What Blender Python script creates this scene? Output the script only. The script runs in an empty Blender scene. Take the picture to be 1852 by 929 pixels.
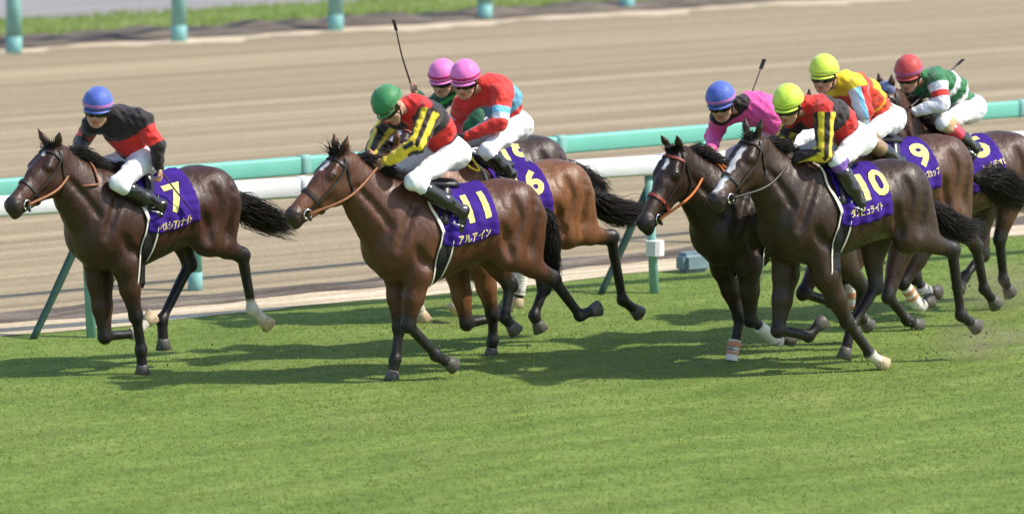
import bpy, bmesh, math, random
import numpy as np
from mathutils import Vector, Matrix

random.seed(7)
rng = np.random.default_rng(11)
S = bpy.context.scene
COL = S.collection

# ------------------------------------------------------------------ camera
CAM_H = 5.62
PITCH = math.atan((464.5 + 730.0) / 10000.0)
cam = bpy.data.cameras.new('race_camera')
cam.sensor_width = 36.0
cam.lens = 36.0 * 10000.0 / 1852.0
cam.clip_start = 0.5
cam.clip_end = 3000.0
cam.dof.use_dof = True
cam.dof.focus_distance = 40.3
cam.dof.aperture_fstop = 2.0
cam_o = bpy.data.objects.new('race_camera', cam)
cam_o.location = (0, 0, CAM_H)
cam_o.rotation_euler = (math.pi / 2 - PITCH, 0, 0)
COL.objects.link(cam_o)
S.camera = cam_o
S.render.resolution_x, S.render.resolution_y = 1024, 513

# ------------------------------------------------------------------ light
SUN_EL = math.radians(47.0)
SUN_AZ = math.radians(97.0)                        # clockwise from +Y: from camera right
world = bpy.data.worlds.new('World')
S.world = world
world.use_nodes = True
wn = world.node_tree.nodes
wl = world.node_tree.links
bg = wn.get('Background') or wn.new('ShaderNodeBackground')
out = wn.get('World Output') or wn.new('ShaderNodeOutputWorld')
sky = wn.new('ShaderNodeTexSky')
sky.sky_type = 'NISHITA'
sky.sun_disc = False
sky.sun_elevation = SUN_EL
sky.sun_rotation = SUN_AZ
wl.new(sky.outputs[0], bg.inputs[0])
bg.inputs[1].default_value = 0.15
wl.new(bg.outputs[0], out.inputs[0])
sun = bpy.data.lights.new('sun', 'SUN')
sun.energy = 3.5
sun.angle = math.radians(1.0)
sun.color = (1.0, 0.93, 0.82)
sun_o = bpy.data.objects.new('sun', sun)
sd = Vector((math.sin(SUN_AZ) * math.cos(SUN_EL), math.cos(SUN_AZ) * math.cos(SUN_EL), math.sin(SUN_EL)))
sun_o.rotation_euler = sd.to_track_quat('Z', 'Y').to_euler()
sun_o.location = sd * 60
COL.objects.link(sun_o)
S.view_settings.view_transform = 'Standard'
S.view_settings.look = 'None'
S.view_settings.exposure = 0.66
S.view_settings.gamma = 1.0

# ------------------------------------------------------------------ poses measured for each runner (metres, horse axes)
DATA = {
'h7': {"X": -2.611, "Y": 40.05, "yaw": 42, "FL": [[0.266, 0.12, 0.434], [0.207, 0.1, 0.183], [0.185, 0.09, -0.007]], "FR": [[0.365, -0.12, 0.273], [0.11, -0.1, 0.272], [-0.058, -0.09, 0.393]], "HL": [[-0.722, 0.13, 0.8], [-0.83, 0.11, 0.395], [-0.996, 0.1, 0.255]], "HR": [[-0.43, -0.13, 0.735], [-0.156, -0.11, 0.35], [-0.161, -0.1, 0.129]], "poll": [0.932, 0.0, 1.718], "muz": [1.342, 0.08, 1.356], "J": {"hd": [0.504, 0.0, 1.998], "nk": [0.359, 0.0, 1.901], "shL": [0.227, 0.16, 1.864], "elL": [0.17, 0.26, 1.675], "haL": [0.146, 0.26, 1.501], "shR": [0.438, -0.16, 1.823], "elR": [0.37, -0.355, 1.683], "haR": [0.671, -0.05, 1.621], "hip": [0.139, 0.0, 1.577], "knL": [0.5, 0.22, 1.426], "anL": [0.167, 0.27, 1.246], "toL": [0.201, 0.26, 1.167], "knR": [0.324, -0.22, 1.5]}, "tail": [[-0.695, 0.0, 1.193], [-0.842, 0.0, 1.149], [-1.052, 0.0, 1.068], [-1.329, 0.0, 0.997]], "num": ["7", [0.001, 0.26, 1.289], [0.034, 0.3, 1.109]]},
'h11': {"X": -0.419, "Y": 39.75, "yaw": 33, "FL": [[0.469, 0.12, 0.42], [0.222, 0.1, 0.183], [0.055, 0.09, 0.088]], "FR": [[0.394, -0.12, 0.372], [0.445, -0.1, 0.144], [0.48, -0.09, -0.013]], "HL": [[-0.772, 0.13, 0.67], [-1.023, 0.11, 0.385], [-1.196, 0.1, 0.425]], "HR": [[-0.565, -0.13, 0.616], [-0.504, -0.11, 0.386], [-0.604, -0.1, 0.27]], "poll": [0.985, 0.0, 1.688], "muz": [1.392, 0.05, 1.301], "J": {"hd": [0.572, 0.0, 2.031], "nk": [0.371, 0.0, 2.001], "shL": [0.308, 0.16, 1.943], "elL": [0.466, 0.24, 1.731], "haL": [0.661, 0.06, 1.588], "shR": [0.413, -0.16, 1.883], "elR": [0.391, -0.377, 1.757], "haR": [0.687, -0.05, 1.64], "hip": [0.043, 0.0, 1.649], "knL": [0.491, 0.22, 1.469], "anL": [0.111, 0.27, 1.236], "toL": [0.162, 0.26, 1.086], "knR": [0.433, -0.22, 1.467]}, "tail": [[-0.784, 0.0, 1.157], [-0.837, 0.0, 1.039], [-0.847, 0.0, 0.876], [-0.877, 0.0, 0.67]], "num": ["11", [-0.008, 0.26, 1.248], [0.018, 0.3, 1.049]]},
'h16': {"X": -0.026, "Y": 41.1, "yaw": 37, "FR": [[0.302, -0.12, 0.219], [0.064, -0.1, 0.248], [-0.059, -0.09, 0.332]], "FL": [[0.239, 0.12, 0.31], [0.224, 0.1, 0.111], [0.232, 0.09, -0.019]], "HL": [[-0.871, 0.13, 0.806], [-1.0, 0.11, 0.322], [-1.174, 0.1, 0.201]], "HR": [[-0.434, -0.13, 0.433], [-0.324, -0.11, 0.233], [-0.38, -0.1, 0.116]], "poll": [1.092, 0.0, 1.618], "muz": [1.445, 0.04, 1.285], "J": {"hd": [0.404, 0.0, 2.1], "nk": [0.215, 0.0, 2.028], "shL": [0.18, 0.16, 1.947], "elL": [0.266, 0.24, 1.752], "haL": [0.479, 0.06, 1.627], "shR": [0.301, -0.16, 1.856], "elR": [0.243, -0.349, 1.706], "haR": [0.444, -0.05, 1.604], "hip": [-0.027, 0.0, 1.717], "knL": [0.369, 0.22, 1.551], "anL": [0.202, 0.27, 1.368], "toL": [0.261, 0.26, 1.293], "knR": [0.195, -0.22, 1.547]}, "tail": [[-0.786, 0.0, 1.136], [-0.919, 0.0, 1.035], [-1.106, 0.0, 0.997], [-1.293, 0.0, 1.027]], "num": ["16", [0.014, 0.26, 1.273], None]},
'h18': {"X": -0.198, "Y": 43.0, "yaw": 36, "FR": [[0.595, -0.12, 0.273], [0.583, -0.1, 0.135], [0.533, -0.09, 0.011]], "FL": [[0.184, 0.12, 0.397], [0.297, 0.1, 0.195], [0.396, 0.09, 0.097]], "HL": [[-0.268, 0.13, 0.453], [-0.239, 0.11, 0.213], [-0.214, 0.1, 0.078]], "HR": [[-0.199, -0.13, 0.433], [-0.131, -0.11, 0.221], [-0.096, -0.1, 0.115]], "poll": [0.791, 0.0, 1.569], "muz": [1.067, 0.06, 1.269], "J": {"hd": [0.423, 0.0, 1.945], "nk": [0.234, 0.0, 1.871], "shL": [0.19, 0.16, 1.794], "elL": [0.274, 0.24, 1.598], "haL": [0.493, 0.06, 1.45], "shR": [0.337, -0.16, 1.705], "elR": [0.293, -0.394, 1.637], "haR": [0.526, -0.25, 1.799], "hip": [-0.026, 0.0, 1.545], "knL": [0.37, 0.22, 1.378], "anL": [0.195, 0.27, 1.191], "toL": [0.257, 0.26, 1.108], "knR": [0.216, -0.22, 1.377]}, "tail": [[-0.752, 0.0, 1.154], [-0.888, 0.0, 1.067], [-1.025, 0.0, 1.006], [-1.19, 0.0, 0.973]], "num": ["18", [-0.104, 0.26, 1.323], None]},
'h8': {"X": 1.936, "Y": 40.7, "yaw": 41, "FL": [[0.343, 0.12, 0.331], [0.058, 0.1, 0.155], [-0.11, 0.09, 0.148]], "FR": [[0.223, -0.12, 0.321], [0.308, -0.1, 0.083], [0.35, -0.09, -0.078]], "HL": [[-0.804, 0.13, 0.475], [-0.78, 0.11, 0.267], [-0.907, 0.1, 0.171]], "HR": [[-0.92, -0.13, 0.525], [-0.955, -0.11, 0.293], [-1.034, -0.1, 0.182]], "poll": [1.008, 0.0, 1.634], "muz": [1.377, 0.09, 1.154], "J": {"hd": [0.543, 0.0, 1.981], "nk": [0.347, 0.0, 1.917], "shL": [0.219, 0.16, 1.851], "elL": [0.103, 0.24, 1.686], "haL": [0.099, 0.06, 1.562], "shR": [0.386, -0.16, 1.81], "elR": [0.296, -0.332, 1.653], "haR": [0.599, -0.05, 1.57], "hip": [-0.184, 0.0, 1.692], "knL": [0.251, 0.22, 1.511], "anL": [-0.029, 0.27, 1.312], "toL": [0.018, 0.26, 1.245], "knR": [0.098, -0.22, 1.516]}, "tail": [[-0.924, 0.0, 1.249], [-1.1, 0.0, 1.153], [-1.277, 0.0, 1.098], [-1.455, 0.0, 1.043]], "num": ["8", None, None]},
'h10': {"X": 2.429, "Y": 40.0, "yaw": 36, "FL": [[0.078, 0.12, 0.383], [-0.154, 0.1, 0.127], [-0.305, 0.09, 0.032]], "FR": [[0.529, -0.12, 0.332], [0.261, -0.1, 0.269], [0.125, -0.09, 0.381]], "HL": [[-0.909, 0.13, 0.842], [-1.018, 0.11, 0.347], [-1.189, 0.1, 0.242]], "HR": [[-0.399, -0.13, 0.582], [-0.153, -0.11, 0.308], [-0.074, -0.1, 0.079]], "poll": [0.885, 0.0, 1.781], "muz": [1.278, 0.1, 1.388], "J": {"hd": [0.546, 0.0, 2.021], "nk": [0.356, 0.0, 1.971], "shL": [0.332, 0.16, 1.93], "elL": [0.383, 0.22, 1.638], "haL": [0.545, 0.06, 1.602], "shR": [0.364, -0.16, 1.831], "elR": [0.289, -0.361, 1.698], "haR": [0.502, -0.05, 1.582], "hip": [-0.065, 0.0, 1.714], "knL": [0.265, 0.22, 1.574], "anL": [0.102, 0.27, 1.276], "toL": [0.134, 0.26, 1.2], "knR": [0.175, -0.22, 1.602]}, "tail": [[-0.791, 0.0, 1.182], [-0.926, 0.0, 1.075], [-1.088, 0.0, 0.998], [-1.303, 0.0, 1.017]], "num": ["10", [-0.045, 0.26, 1.374], [0.048, 0.3, 1.215]]},
'h9': {"X": 2.929, "Y": 42.0, "yaw": 42, "FL": [[0.758, 0.12, 0.378], [0.629, 0.1, 0.175], [0.528, 0.09, 0.072]], "FR": [[0.872, -0.12, 0.386], [0.594, -0.1, 0.293], [0.486, -0.09, 0.365]], "HL": [[-0.763, 0.13, 0.637], [-0.883, 0.11, 0.294], [-1.034, 0.1, 0.151]], "HR": [[-0.063, -0.13, 0.285], [-0.252, -0.11, 0.086], [-0.39, -0.1, 0.023]], "poll": [1.005, 0.0, 1.83], "muz": [1.393, 0.06, 1.444], "J": {"hd": [0.784, 0.0, 2.088], "nk": [0.606, 0.0, 1.994], "shL": [0.59, 0.16, 1.941], "elL": [0.587, 0.24, 1.767], "haL": [0.49, 0.1, 1.621], "shR": [0.561, -0.16, 1.855], "elR": [0.458, -0.332, 1.711], "haR": [0.788, -0.05, 1.613], "hip": [0.136, 0.0, 1.684], "knL": [0.57, 0.22, 1.576], "anL": [0.261, 0.27, 1.375], "toL": [0.31, 0.26, 1.318], "knR": [0.379, -0.22, 1.574]}, "tail": [[-0.938, 0.0, 1.143], [-1.113, 0.0, 1.118], [-1.303, 0.0, 1.04], [-1.589, 0.0, 0.975]], "num": ["9", [-0.057, 0.26, 1.386], [-0.029, 0.3, 1.239]]},
'h5': {"X": 3.547, "Y": 43.3, "yaw": 41, "FL": [[0.768, 0.12, 0.313], [0.575, 0.1, 0.117], [0.43, 0.09, 0.147]], "FR": [[0.399, -0.12, 0.304], [0.313, -0.1, 0.194], [0.162, -0.09, 0.174]], "HL": [[-0.292, 0.13, 0.58], [-0.362, 0.11, 0.251], [-0.456, 0.1, 0.123]], "HR": [[-0.374, -0.13, 0.427], [-0.149, -0.11, 0.27], [-0.066, -0.1, 0.171]], "poll": [0.859, 0.0, 1.83], "muz": [1.257, 0.03, 1.449], "J": {"hd": [0.612, 0.0, 1.967], "nk": [0.41, 0.0, 1.891], "shL": [0.443, 0.16, 1.851], "elL": [0.479, 0.24, 1.695], "haL": [0.656, 0.06, 1.637], "shR": [0.437, -0.16, 1.743], "elR": [0.343, -0.344, 1.603], "haR": [0.588, -0.05, 1.577], "hip": [-0.018, 0.0, 1.635], "knL": [0.445, 0.22, 1.553], "anL": [0.161, 0.27, 1.34], "toL": [0.212, 0.26, 1.273], "knR": [0.233, -0.22, 1.539]}, "tail": [[-0.735, 0.0, 1.119], [-0.907, 0.0, 1.063], [-1.069, 0.0, 0.963], [-1.263, 0.0, 0.861]], "num": ["5", [-0.01, 0.26, 1.332], [-0.083, 0.3, 1.178]]},
}


# ------------------------------------------------------------------ helpers
def tag(o, label=None, cat=None, group=None, kind=None):
    if label: o['label'] = label
    if cat: o['category'] = cat
    if group: o['group'] = group
    if kind: o['kind'] = kind
    return o

def empty(name, loc, rz=0.0):
    o = bpy.data.objects.new(name, None)
    o.empty_display_size = 0.2
    o.location = loc
    o.rotation_euler = (0, 0, rz)
    COL.objects.link(o)
    return o

def add_mesh(name, verts, faces, mat, parent=None, smooth=True, colors=None, off=None):
    v = np.asarray(verts, np.float32)
    if off is not None: v = v - np.asarray(off, np.float32)
    me = bpy.data.meshes.new(name)
    if isinstance(faces, np.ndarray):
        n, k = faces.shape
        me.vertices.add(len(v)); me.vertices.foreach_set('co', v.ravel())
        me.loops.add(n * k); me.loops.foreach_set('vertex_index', faces.astype(np.int32).ravel())
        me.polygons.add(n); me.polygons.foreach_set('loop_start', np.arange(0, n * k, k, dtype=np.int32))
        me.update(calc_edges=True); me.validate()
    else:
        me.from_pydata(v.tolist(), [], faces); me.update()
    if colors is not None:
        c = np.ones((len(v), 4), np.float32); c[:, :colors.shape[1]] = colors
        at = me.color_attributes.new('Col', 'FLOAT_COLOR', 'POINT')
        at.data.foreach_set('color', c.ravel())
    if smooth:
        me.polygons.foreach_set('use_smooth', np.ones(len(me.polygons), bool))
    if mat: me.materials.append(mat)
    o = bpy.data.objects.new(name, me)
    COL.objects.link(o)
    if parent: o.parent = parent
    return o

def nrm(a):
    a = np.asarray(a, float)
    return a / (np.linalg.norm(a, axis=-1, keepdims=True) + 1e-9)

def catmull(P, n):
    P = np.asarray(P, float)
    Q = np.vstack([2 * P[0] - P[1], P, 2 * P[-1] - P[-2]])
    m = len(P) - 1
    ts = np.linspace(0, m - 1e-6, n)
    i = ts.astype(int); t = (ts - i)[:, None]
    a, b, c, d = Q[i], Q[i + 1], Q[i + 2], Q[i + 3]
    return 0.5 * (2 * b + (c - a) * t + (2 * a - 5 * b + 4 * c - d) * t * t + (3 * b - a - 3 * c + d) * t ** 3)

def tube_arrays(P, r, n=8, cap=True):
    P = np.asarray(P, float); m = len(P)
    r = np.broadcast_to(np.asarray(r, float), (m,))
    T = nrm(np.gradient(P, axis=0))
    ref = np.array([0, 0, 1.0]) if abs(T[0, 2]) < .9 else np.array([1.0, 0, 0])
    U = nrm(np.cross(T, ref)); 
    for i in range(1, m):
        u = U[i - 1] - T[i] * (U[i - 1] @ T[i]); U[i] = u / (np.linalg.norm(u) + 1e-9)
    W = np.cross(T, U)
    a = np.linspace(0, 2 * np.pi, n, endpoint=False)
    V = P[:, None] + r[:, None, None] * (U[:, None] * np.cos(a)[None, :, None] + W[:, None] * np.sin(a)[None, :, None])
    F = []
    for i in range(m - 1):
        for j in range(n):
            k = (j + 1) % n
            F.append((i * n + j, i * n + k, (i + 1) * n + k, (i + 1) * n + j))
    if cap:
        F.append(tuple(range(n - 1, -1, -1))); F.append(tuple((m - 1) * n + j for j in range(n)))
    return V.reshape(-1, 3), F

def tube(name, P, r, mat, parent=None, n=8, off=None):
    v, f = tube_arrays(P, r, n)
    return add_mesh(name, v, f, mat, parent, off=off)

def join_arrays(parts):
    V, F, b = [], [], 0
    for v, f in parts:
        V.append(np.asarray(v)); F += [tuple(i + b for i in q) for q in f]; b += len(v)
    return np.vstack(V), F

def box_arrays(c, sx, sy, sz, ax=(1, 0, 0), ay=(0, 1, 0), az=(0, 0, 1)):
    c = np.asarray(c, float); ax, ay, az = map(np.asarray, (ax, ay, az))
    v = [c + ax * sx * i / 2 + ay * sy * j / 2 + az * sz * k / 2 for k in (-1, 1) for j in (-1, 1) for i in (-1, 1)]
    f = [(0, 2, 3, 1), (4, 5, 7, 6), (0, 1, 5, 4), (2, 6, 7, 3), (0, 4, 6, 2), (1, 3, 7, 5)]
    return np.array(v), f

# ------------------------------------------------------------------ materials
def new_mat(name):
    m = bpy.data.materials.new(name); m.use_nodes = True
    nt = m.node_tree; b = nt.nodes['Principled BSDF']
    return m, nt, b

def simple(name, col, rough=0.5, spec=0.5, noise=0.12, scale=18.0, bump=0.0, bscale=60.0, coat=0.0, metal=0.0, sheen=0.0, attr=False, stretch=(1, 1, 1)):
    m, nt, b = new_mat(name)
    N, Lk = nt.nodes, nt.links
    tc = N.new('ShaderNodeTexCoord')
    mp = N.new('ShaderNodeMapping'); mp.inputs['Scale'].default_value = stretch
    Lk.new(tc.outputs['Object'], mp.inputs[0])
    nz = N.new('ShaderNodeTexNoise'); nz.inputs['Scale'].default_value = scale; nz.inputs['Detail'].default_value = 4
    Lk.new(mp.outputs[0], nz.inputs['Vector'])
    mr = N.new('ShaderNodeMapRange'); mr.inputs[1].default_value = .3; mr.inputs[2].default_value = .7
    mr.inputs[3].default_value = 1 - noise; mr.inputs[4].default_value = 1 + noise
    Lk.new(nz.outputs[0], mr.inputs[0])
    mx = N.new('ShaderNodeVectorMath'); mx.operation = 'SCALE'
    if attr:
        at = N.new('ShaderNodeAttribute'); at.attribute_name = 'Col'
        Lk.new(at.outputs['Color'], mx.inputs[0])
    else:
        mx.inputs[0].default_value = col[:3]
    Lk.new(mr.outputs[0], mx.inputs['Scale'])
    Lk.new(mx.outputs[0], b.inputs['Base Color'])
    b.inputs['Roughness'].default_value = rough
    b.inputs['Specular IOR Level'].default_value = spec
    b.inputs['Metallic'].default_value = metal
    b.inputs['Coat Weight'].default_value = coat
    b.inputs['Coat Roughness'].default_value = .25
    b.inputs['Sheen Weight'].default_value = sheen
    if bump > 0:
        nb = N.new('ShaderNodeTexNoise'); nb.inputs['Scale'].default_value = bscale; nb.inputs['Detail'].default_value = 5
        Lk.new(mp.outputs[0], nb.inputs['Vector'])
        bp = N.new('ShaderNodeBump'); bp.inputs['Strength'].default_value = 1.0; bp.inputs['Distance'].default_value = bump
        Lk.new(nb.outputs[0], bp.inputs['Height']); Lk.new(bp.outputs[0], b.inputs['Normal'])
    return m

M = dict(
    hair=simple('black_horse_hair', (.018, .013, .010), .5, .3, .5, 22),
    hair_brown=simple('dark_brown_horse_hair', (.022, .014, .010), .42, .35, .3, 30),
    hoof=simple('grey_hoof_horn', (.09, .08, .07), .5, .4, .3, 40, .002, 60),
    hoof_pale=simple('pale_hoof_horn', (.50, .38, .24), .5, .4, .25, 40, .002, 60),
    eye=simple('horse_eye', (.010, .007, .005), .08, .6, .1),
    dark_leather=simple('dark_bridle_leather', (.020, .014, .011), .45, .5, .25, 40),
    tan_leather=simple('tan_rein_leather', (.26, .095, .035), .5, .5, .25, 40),
    orange_leather=simple('orange_rein_webbing', (.55, .15, .03), .55, .4, .2, 40),
    red_leather=simple('red_bridle_leather', (.22, .04, .025), .5, .4, .2, 40),
    yellow_web=simple('yellow_rein_webbing', (.75, .52, .04), .6, .3, .15, 40),
    steel=simple('bit_steel', (.6, .6, .6), .25, .5, .1, 30, metal=1.0),
    cloth=simple('purple_saddle_cloth', (.042, .015, .190), .8, .12, .22, 9, .012, 14),
    yellow_print=simple('yellow_cloth_print', (.80, .67, .21), .7, .25, .10, 40),
    white_print=simple('cream_trim', (.75, .70, .58), .7, .25, .10, 40),
    black_web=simple('black_girth_elastic', (.012, .011, .012), .6, .3, .2, 40),
    saddle=simple('black_saddle_leather', (.015, .013, .013), .3, .5, .2, 30),
    band_white=simple('white_leg_bandage', (.78, .74, .68), .8, .2, .08, 30, .003, 70),
    band_orange=simple('orange_leg_tape', (.62, .29, .15), .8, .2, .12, 30),
    skin=simple('jockey_skin', (.52, .28, .18), .5, .4, .1, 30, attr=True),
    silk=simple('racing_silk', (1, 1, 1), .60, .25, .10, 14, .016, 26, attr=True, sheen=.2),
    breeches=simple('white_breeches', (.80, .79, .80), .7, .25, .06, 14, .006, 24, attr=True),
    boot=simple('polished_boot', (.012, .011, .011), .18, .6, .2, 20, .004, 25, attr=True, coat=.4),
    goggles=simple('dark_goggle_lens', (.012, .010, .010), .08, .6, .1),
    strap=simple('black_helmet_strap', (.02, .018, .018), .6, .3, .1),
    whip=simple('whip_shaft', (.05, .03, .028), .5, .4, .2),
    glove=simple('dark_glove', (.03, .028, .03), .6, .3, .2),
)
_helm = {}
def helmet_mat(key, col):
    if key not in _helm:
        _helm[key] = simple(key + '_helmet_cover', col, .50, .30, .10, 12, .006, 22, sheen=.25)
    return _helm[key]

def coat_mat():
    m, nt, b = new_mat('horse_coat')
    N, Lk = nt.nodes, nt.links
    at = N.new('ShaderNodeAttribute'); at.attribute_name = 'Col'
    tc = N.new('ShaderNodeTexCoord')
    mp = N.new('ShaderNodeMapping'); mp.inputs['Scale'].default_value = (1.9, 1.9, .8)
    mp.inputs['Rotation'].default_value = (0, .35, 0)
    Lk.new(tc.outputs['Object'], mp.inputs[0])
    n1 = N.new('ShaderNodeTexNoise'); n1.inputs['Scale'].default_value = 4; n1.inputs['Detail'].default_value = 5; n1.inputs['Roughness'].default_value = .6
    n2 = N.new('ShaderNodeTexNoise'); n2.inputs['Scale'].default_value = 60; n2.inputs['Detail'].default_value = 3
    n3 = N.new('ShaderNodeTexNoise'); n3.inputs['Scale'].default_value = 11; n3.inputs['Detail'].default_value = 5
    for n in (n1, n2, n3): Lk.new(mp.outputs[0], n.inputs['Vector'])
    mr = N.new('ShaderNodeMapRange'); mr.inputs[1].default_value = .3; mr.inputs[2].default_value = .7; mr.inputs[3].default_value = .74; mr.inputs[4].default_value = 1.26
    Lk.new(n1.outputs[0], mr.inputs[0])
    mr2 = N.new('ShaderNodeMapRange'); mr2.inputs[3].default_value = .8; mr2.inputs[4].default_value = 1.2
    Lk.new(n2.outputs[0], mr2.inputs[0])
    mm = N.new('ShaderNodeMath'); mm.operation = 'MULTIPLY'
    Lk.new(mr.outputs[0], mm.inputs[0]); Lk.new(mr2.outputs[0], mm.inputs[1])
    vs = N.new('ShaderNodeVectorMath'); vs.operation = 'SCALE'
    Lk.new(at.outputs['Color'], vs.inputs[0]); Lk.new(mm.outputs[0], vs.inputs['Scale'])
    Lk.new(vs.outputs[0], b.inputs['Base Color'])
    rr = N.new('ShaderNodeMapRange'); rr.inputs[1].default_value = .3; rr.inputs[2].default_value = .7; rr.inputs[3].default_value = .33; rr.inputs[4].default_value = .56
    Lk.new(n3.outputs[0], rr.inputs[0]); Lk.new(rr.outputs[0], b.inputs['Roughness'])
    b.inputs['Specular IOR Level'].default_value = .38
    bp = N.new('ShaderNodeBump'); bp.inputs['Distance'].default_value = .012; bp.inputs['Strength'].default_value = .85
    Lk.new(n3.outputs[0], bp.inputs['Height'])
    bp2 = N.new('ShaderNodeBump'); bp2.inputs['Distance'].default_value = .003; bp2.inputs['Strength'].default_value = .6
    Lk.new(n2.outputs[0], bp2.inputs['Height']); Lk.new(bp.outputs[0], bp2.inputs['Normal'])
    Lk.new(bp2.outputs[0], b.inputs['Normal'])
    return m
M['coat'] = coat_mat()

# ground materials: streaks run along the course (object X of a frame turned to the track)
TRK = math.radians(38.5)
def ground_mat(name, c0, c1, c2, along=1.0, across=7.0, fine=30.0, bump=.02, rough=.9, contrast=(.35, .65), speck=None):
    m, nt, b = new_mat(name)
    N, Lk = nt.nodes, nt.links
    tc = N.new('ShaderNodeTexCoord')
    rot = N.new('ShaderNodeMapping'); rot.vector_type = 'TEXTURE'; rot.inputs['Rotation'].default_value = (0, 0, TRK)
    Lk.new(tc.outputs['Object'], rot.inputs[0])
    mp = N.new('ShaderNodeMapping'); mp.inputs['Scale'].default_value = (along, across, 1)
    Lk.new(rot.outputs[0], mp.inputs[0])
    n1 = N.new('ShaderNodeTexNoise'); n1.inputs['Scale'].default_value = 1.0; n1.inputs['Detail'].default_value = 6; n1.inputs['Roughness'].default_value = .55
    Lk.new(mp.outputs[0], n1.inputs['Vector'])
    n2 = N.new('ShaderNodeTexNoise'); n2.inputs['Scale'].default_value = fine; n2.inputs['Detail'].default_value = 6
    Lk.new(rot.outputs[0], n2.inputs['Vector'])
    r = N.new('ShaderNodeValToRGB')
    e = r.color_ramp.elements
    e[0].position, e[0].color = contrast[0], (*c0, 1)
    e[1].position, e[1].color = contrast[1], (*c2, 1)
    mid = e.new((contrast[0] + contrast[1]) / 2); mid.color = (*c1, 1)
    Lk.new(n1.outputs[0], r.inputs[0])
    mr = N.new('ShaderNodeMapRange'); mr.inputs[1].default_value = .3; mr.inputs[2].default_value = .7; mr.inputs[3].default_value = .82; mr.inputs[4].default_value = 1.18
    Lk.new(n2.outputs[0], mr.inputs[0])
    vs = N.new('ShaderNodeVectorMath'); vs.operation = 'SCALE'
    Lk.new(r.outputs[0], vs.inputs[0]); Lk.new(mr.outputs[0], vs.inputs['Scale'])
    Lk.new(vs.outputs[0], b.inputs['Base Color'])
    b.inputs['Roughness'].default_value = rough
    b.inputs['Specular IOR Level'].default_value = .2
    ad = N.new('ShaderNodeMath'); ad.operation = 'MULTIPLY_ADD'; ad.inputs[1].default_value = .5
    Lk.new(n2.outputs[0], ad.inputs[0]); Lk.new(n1.outputs[0], ad.inputs[2])
    if speck:
        n4 = N.new('ShaderNodeTexNoise'); n4.inputs['Scale'].default_value = .55; n4.inputs['Detail'].default_value = 7; n4.inputs['Roughness'].default_value = .65
        m4 = N.new('ShaderNodeMapping'); m4.inputs['Scale'].default_value = (.7, 1.6, 1); Lk.new(rot.outputs[0], m4.inputs[0]); Lk.new(m4.outputs[0], n4.inputs['Vector'])
        r4 = N.new('ShaderNodeMapRange'); r4.inputs[1].default_value = .54; r4.inputs[2].default_value = .74; r4.inputs[3].default_value = 0; r4.inputs[4].default_value = .55
        Lk.new(n4.outputs[0], r4.inputs[0])
        m5 = N.new('ShaderNodeMix'); m5.data_type = 'RGBA'; Lk.new(r4.outputs[0], m5.inputs['Factor']); Lk.new(vs.outputs[0], m5.inputs['A']); m5.inputs['B'].default_value = (*speck, 1)
        Lk.new(m5.outputs['Result'], b.inputs['Base Color'])
    bp = N.new('ShaderNodeBump'); bp.inputs['Distance'].default_value = bump; bp.inputs['Strength'].default_value = 1
    Lk.new(ad.outputs[0], bp.inputs['Height']); Lk.new(bp.outputs[0], b.inputs['Normal'])
    return m

GM = dict(
    turf=ground_mat('turf', (.098, .150, .027), (.140, .198, .039), (.188, .248, .057), .8, 3.2, 9, .012, contrast=(.3, .7), speck=(.20, .185, .075)),
    verge=ground_mat('far_verge_grass', (.10, .16, .035), (.17, .22, .06), (.24, .25, .09), .35, 3.0, 10, .03),
    dirt=ground_mat('harrowed_dirt', (.235, .186, .116), (.305, .241, .150), (.42, .338, .218), .035, 3.0, 26, .014, contrast=(.36, .68)),
    sand=ground_mat('dry_pale_sand', (.42, .33, .22), (.52, .42, .29), (.66, .56, .42), .5, 6, 20, .01),
    soil=ground_mat('dark_edge_soil', (.075, .058, .048), (.13, .105, .085), (.22, .18, .14), .7, 7, 16, .03),
    road=ground_mat('grey_service_road', (.235, .215, .21), (.265, .245, .24), (.29, .27, .265), .3, 2, 40, .003),
)

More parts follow.
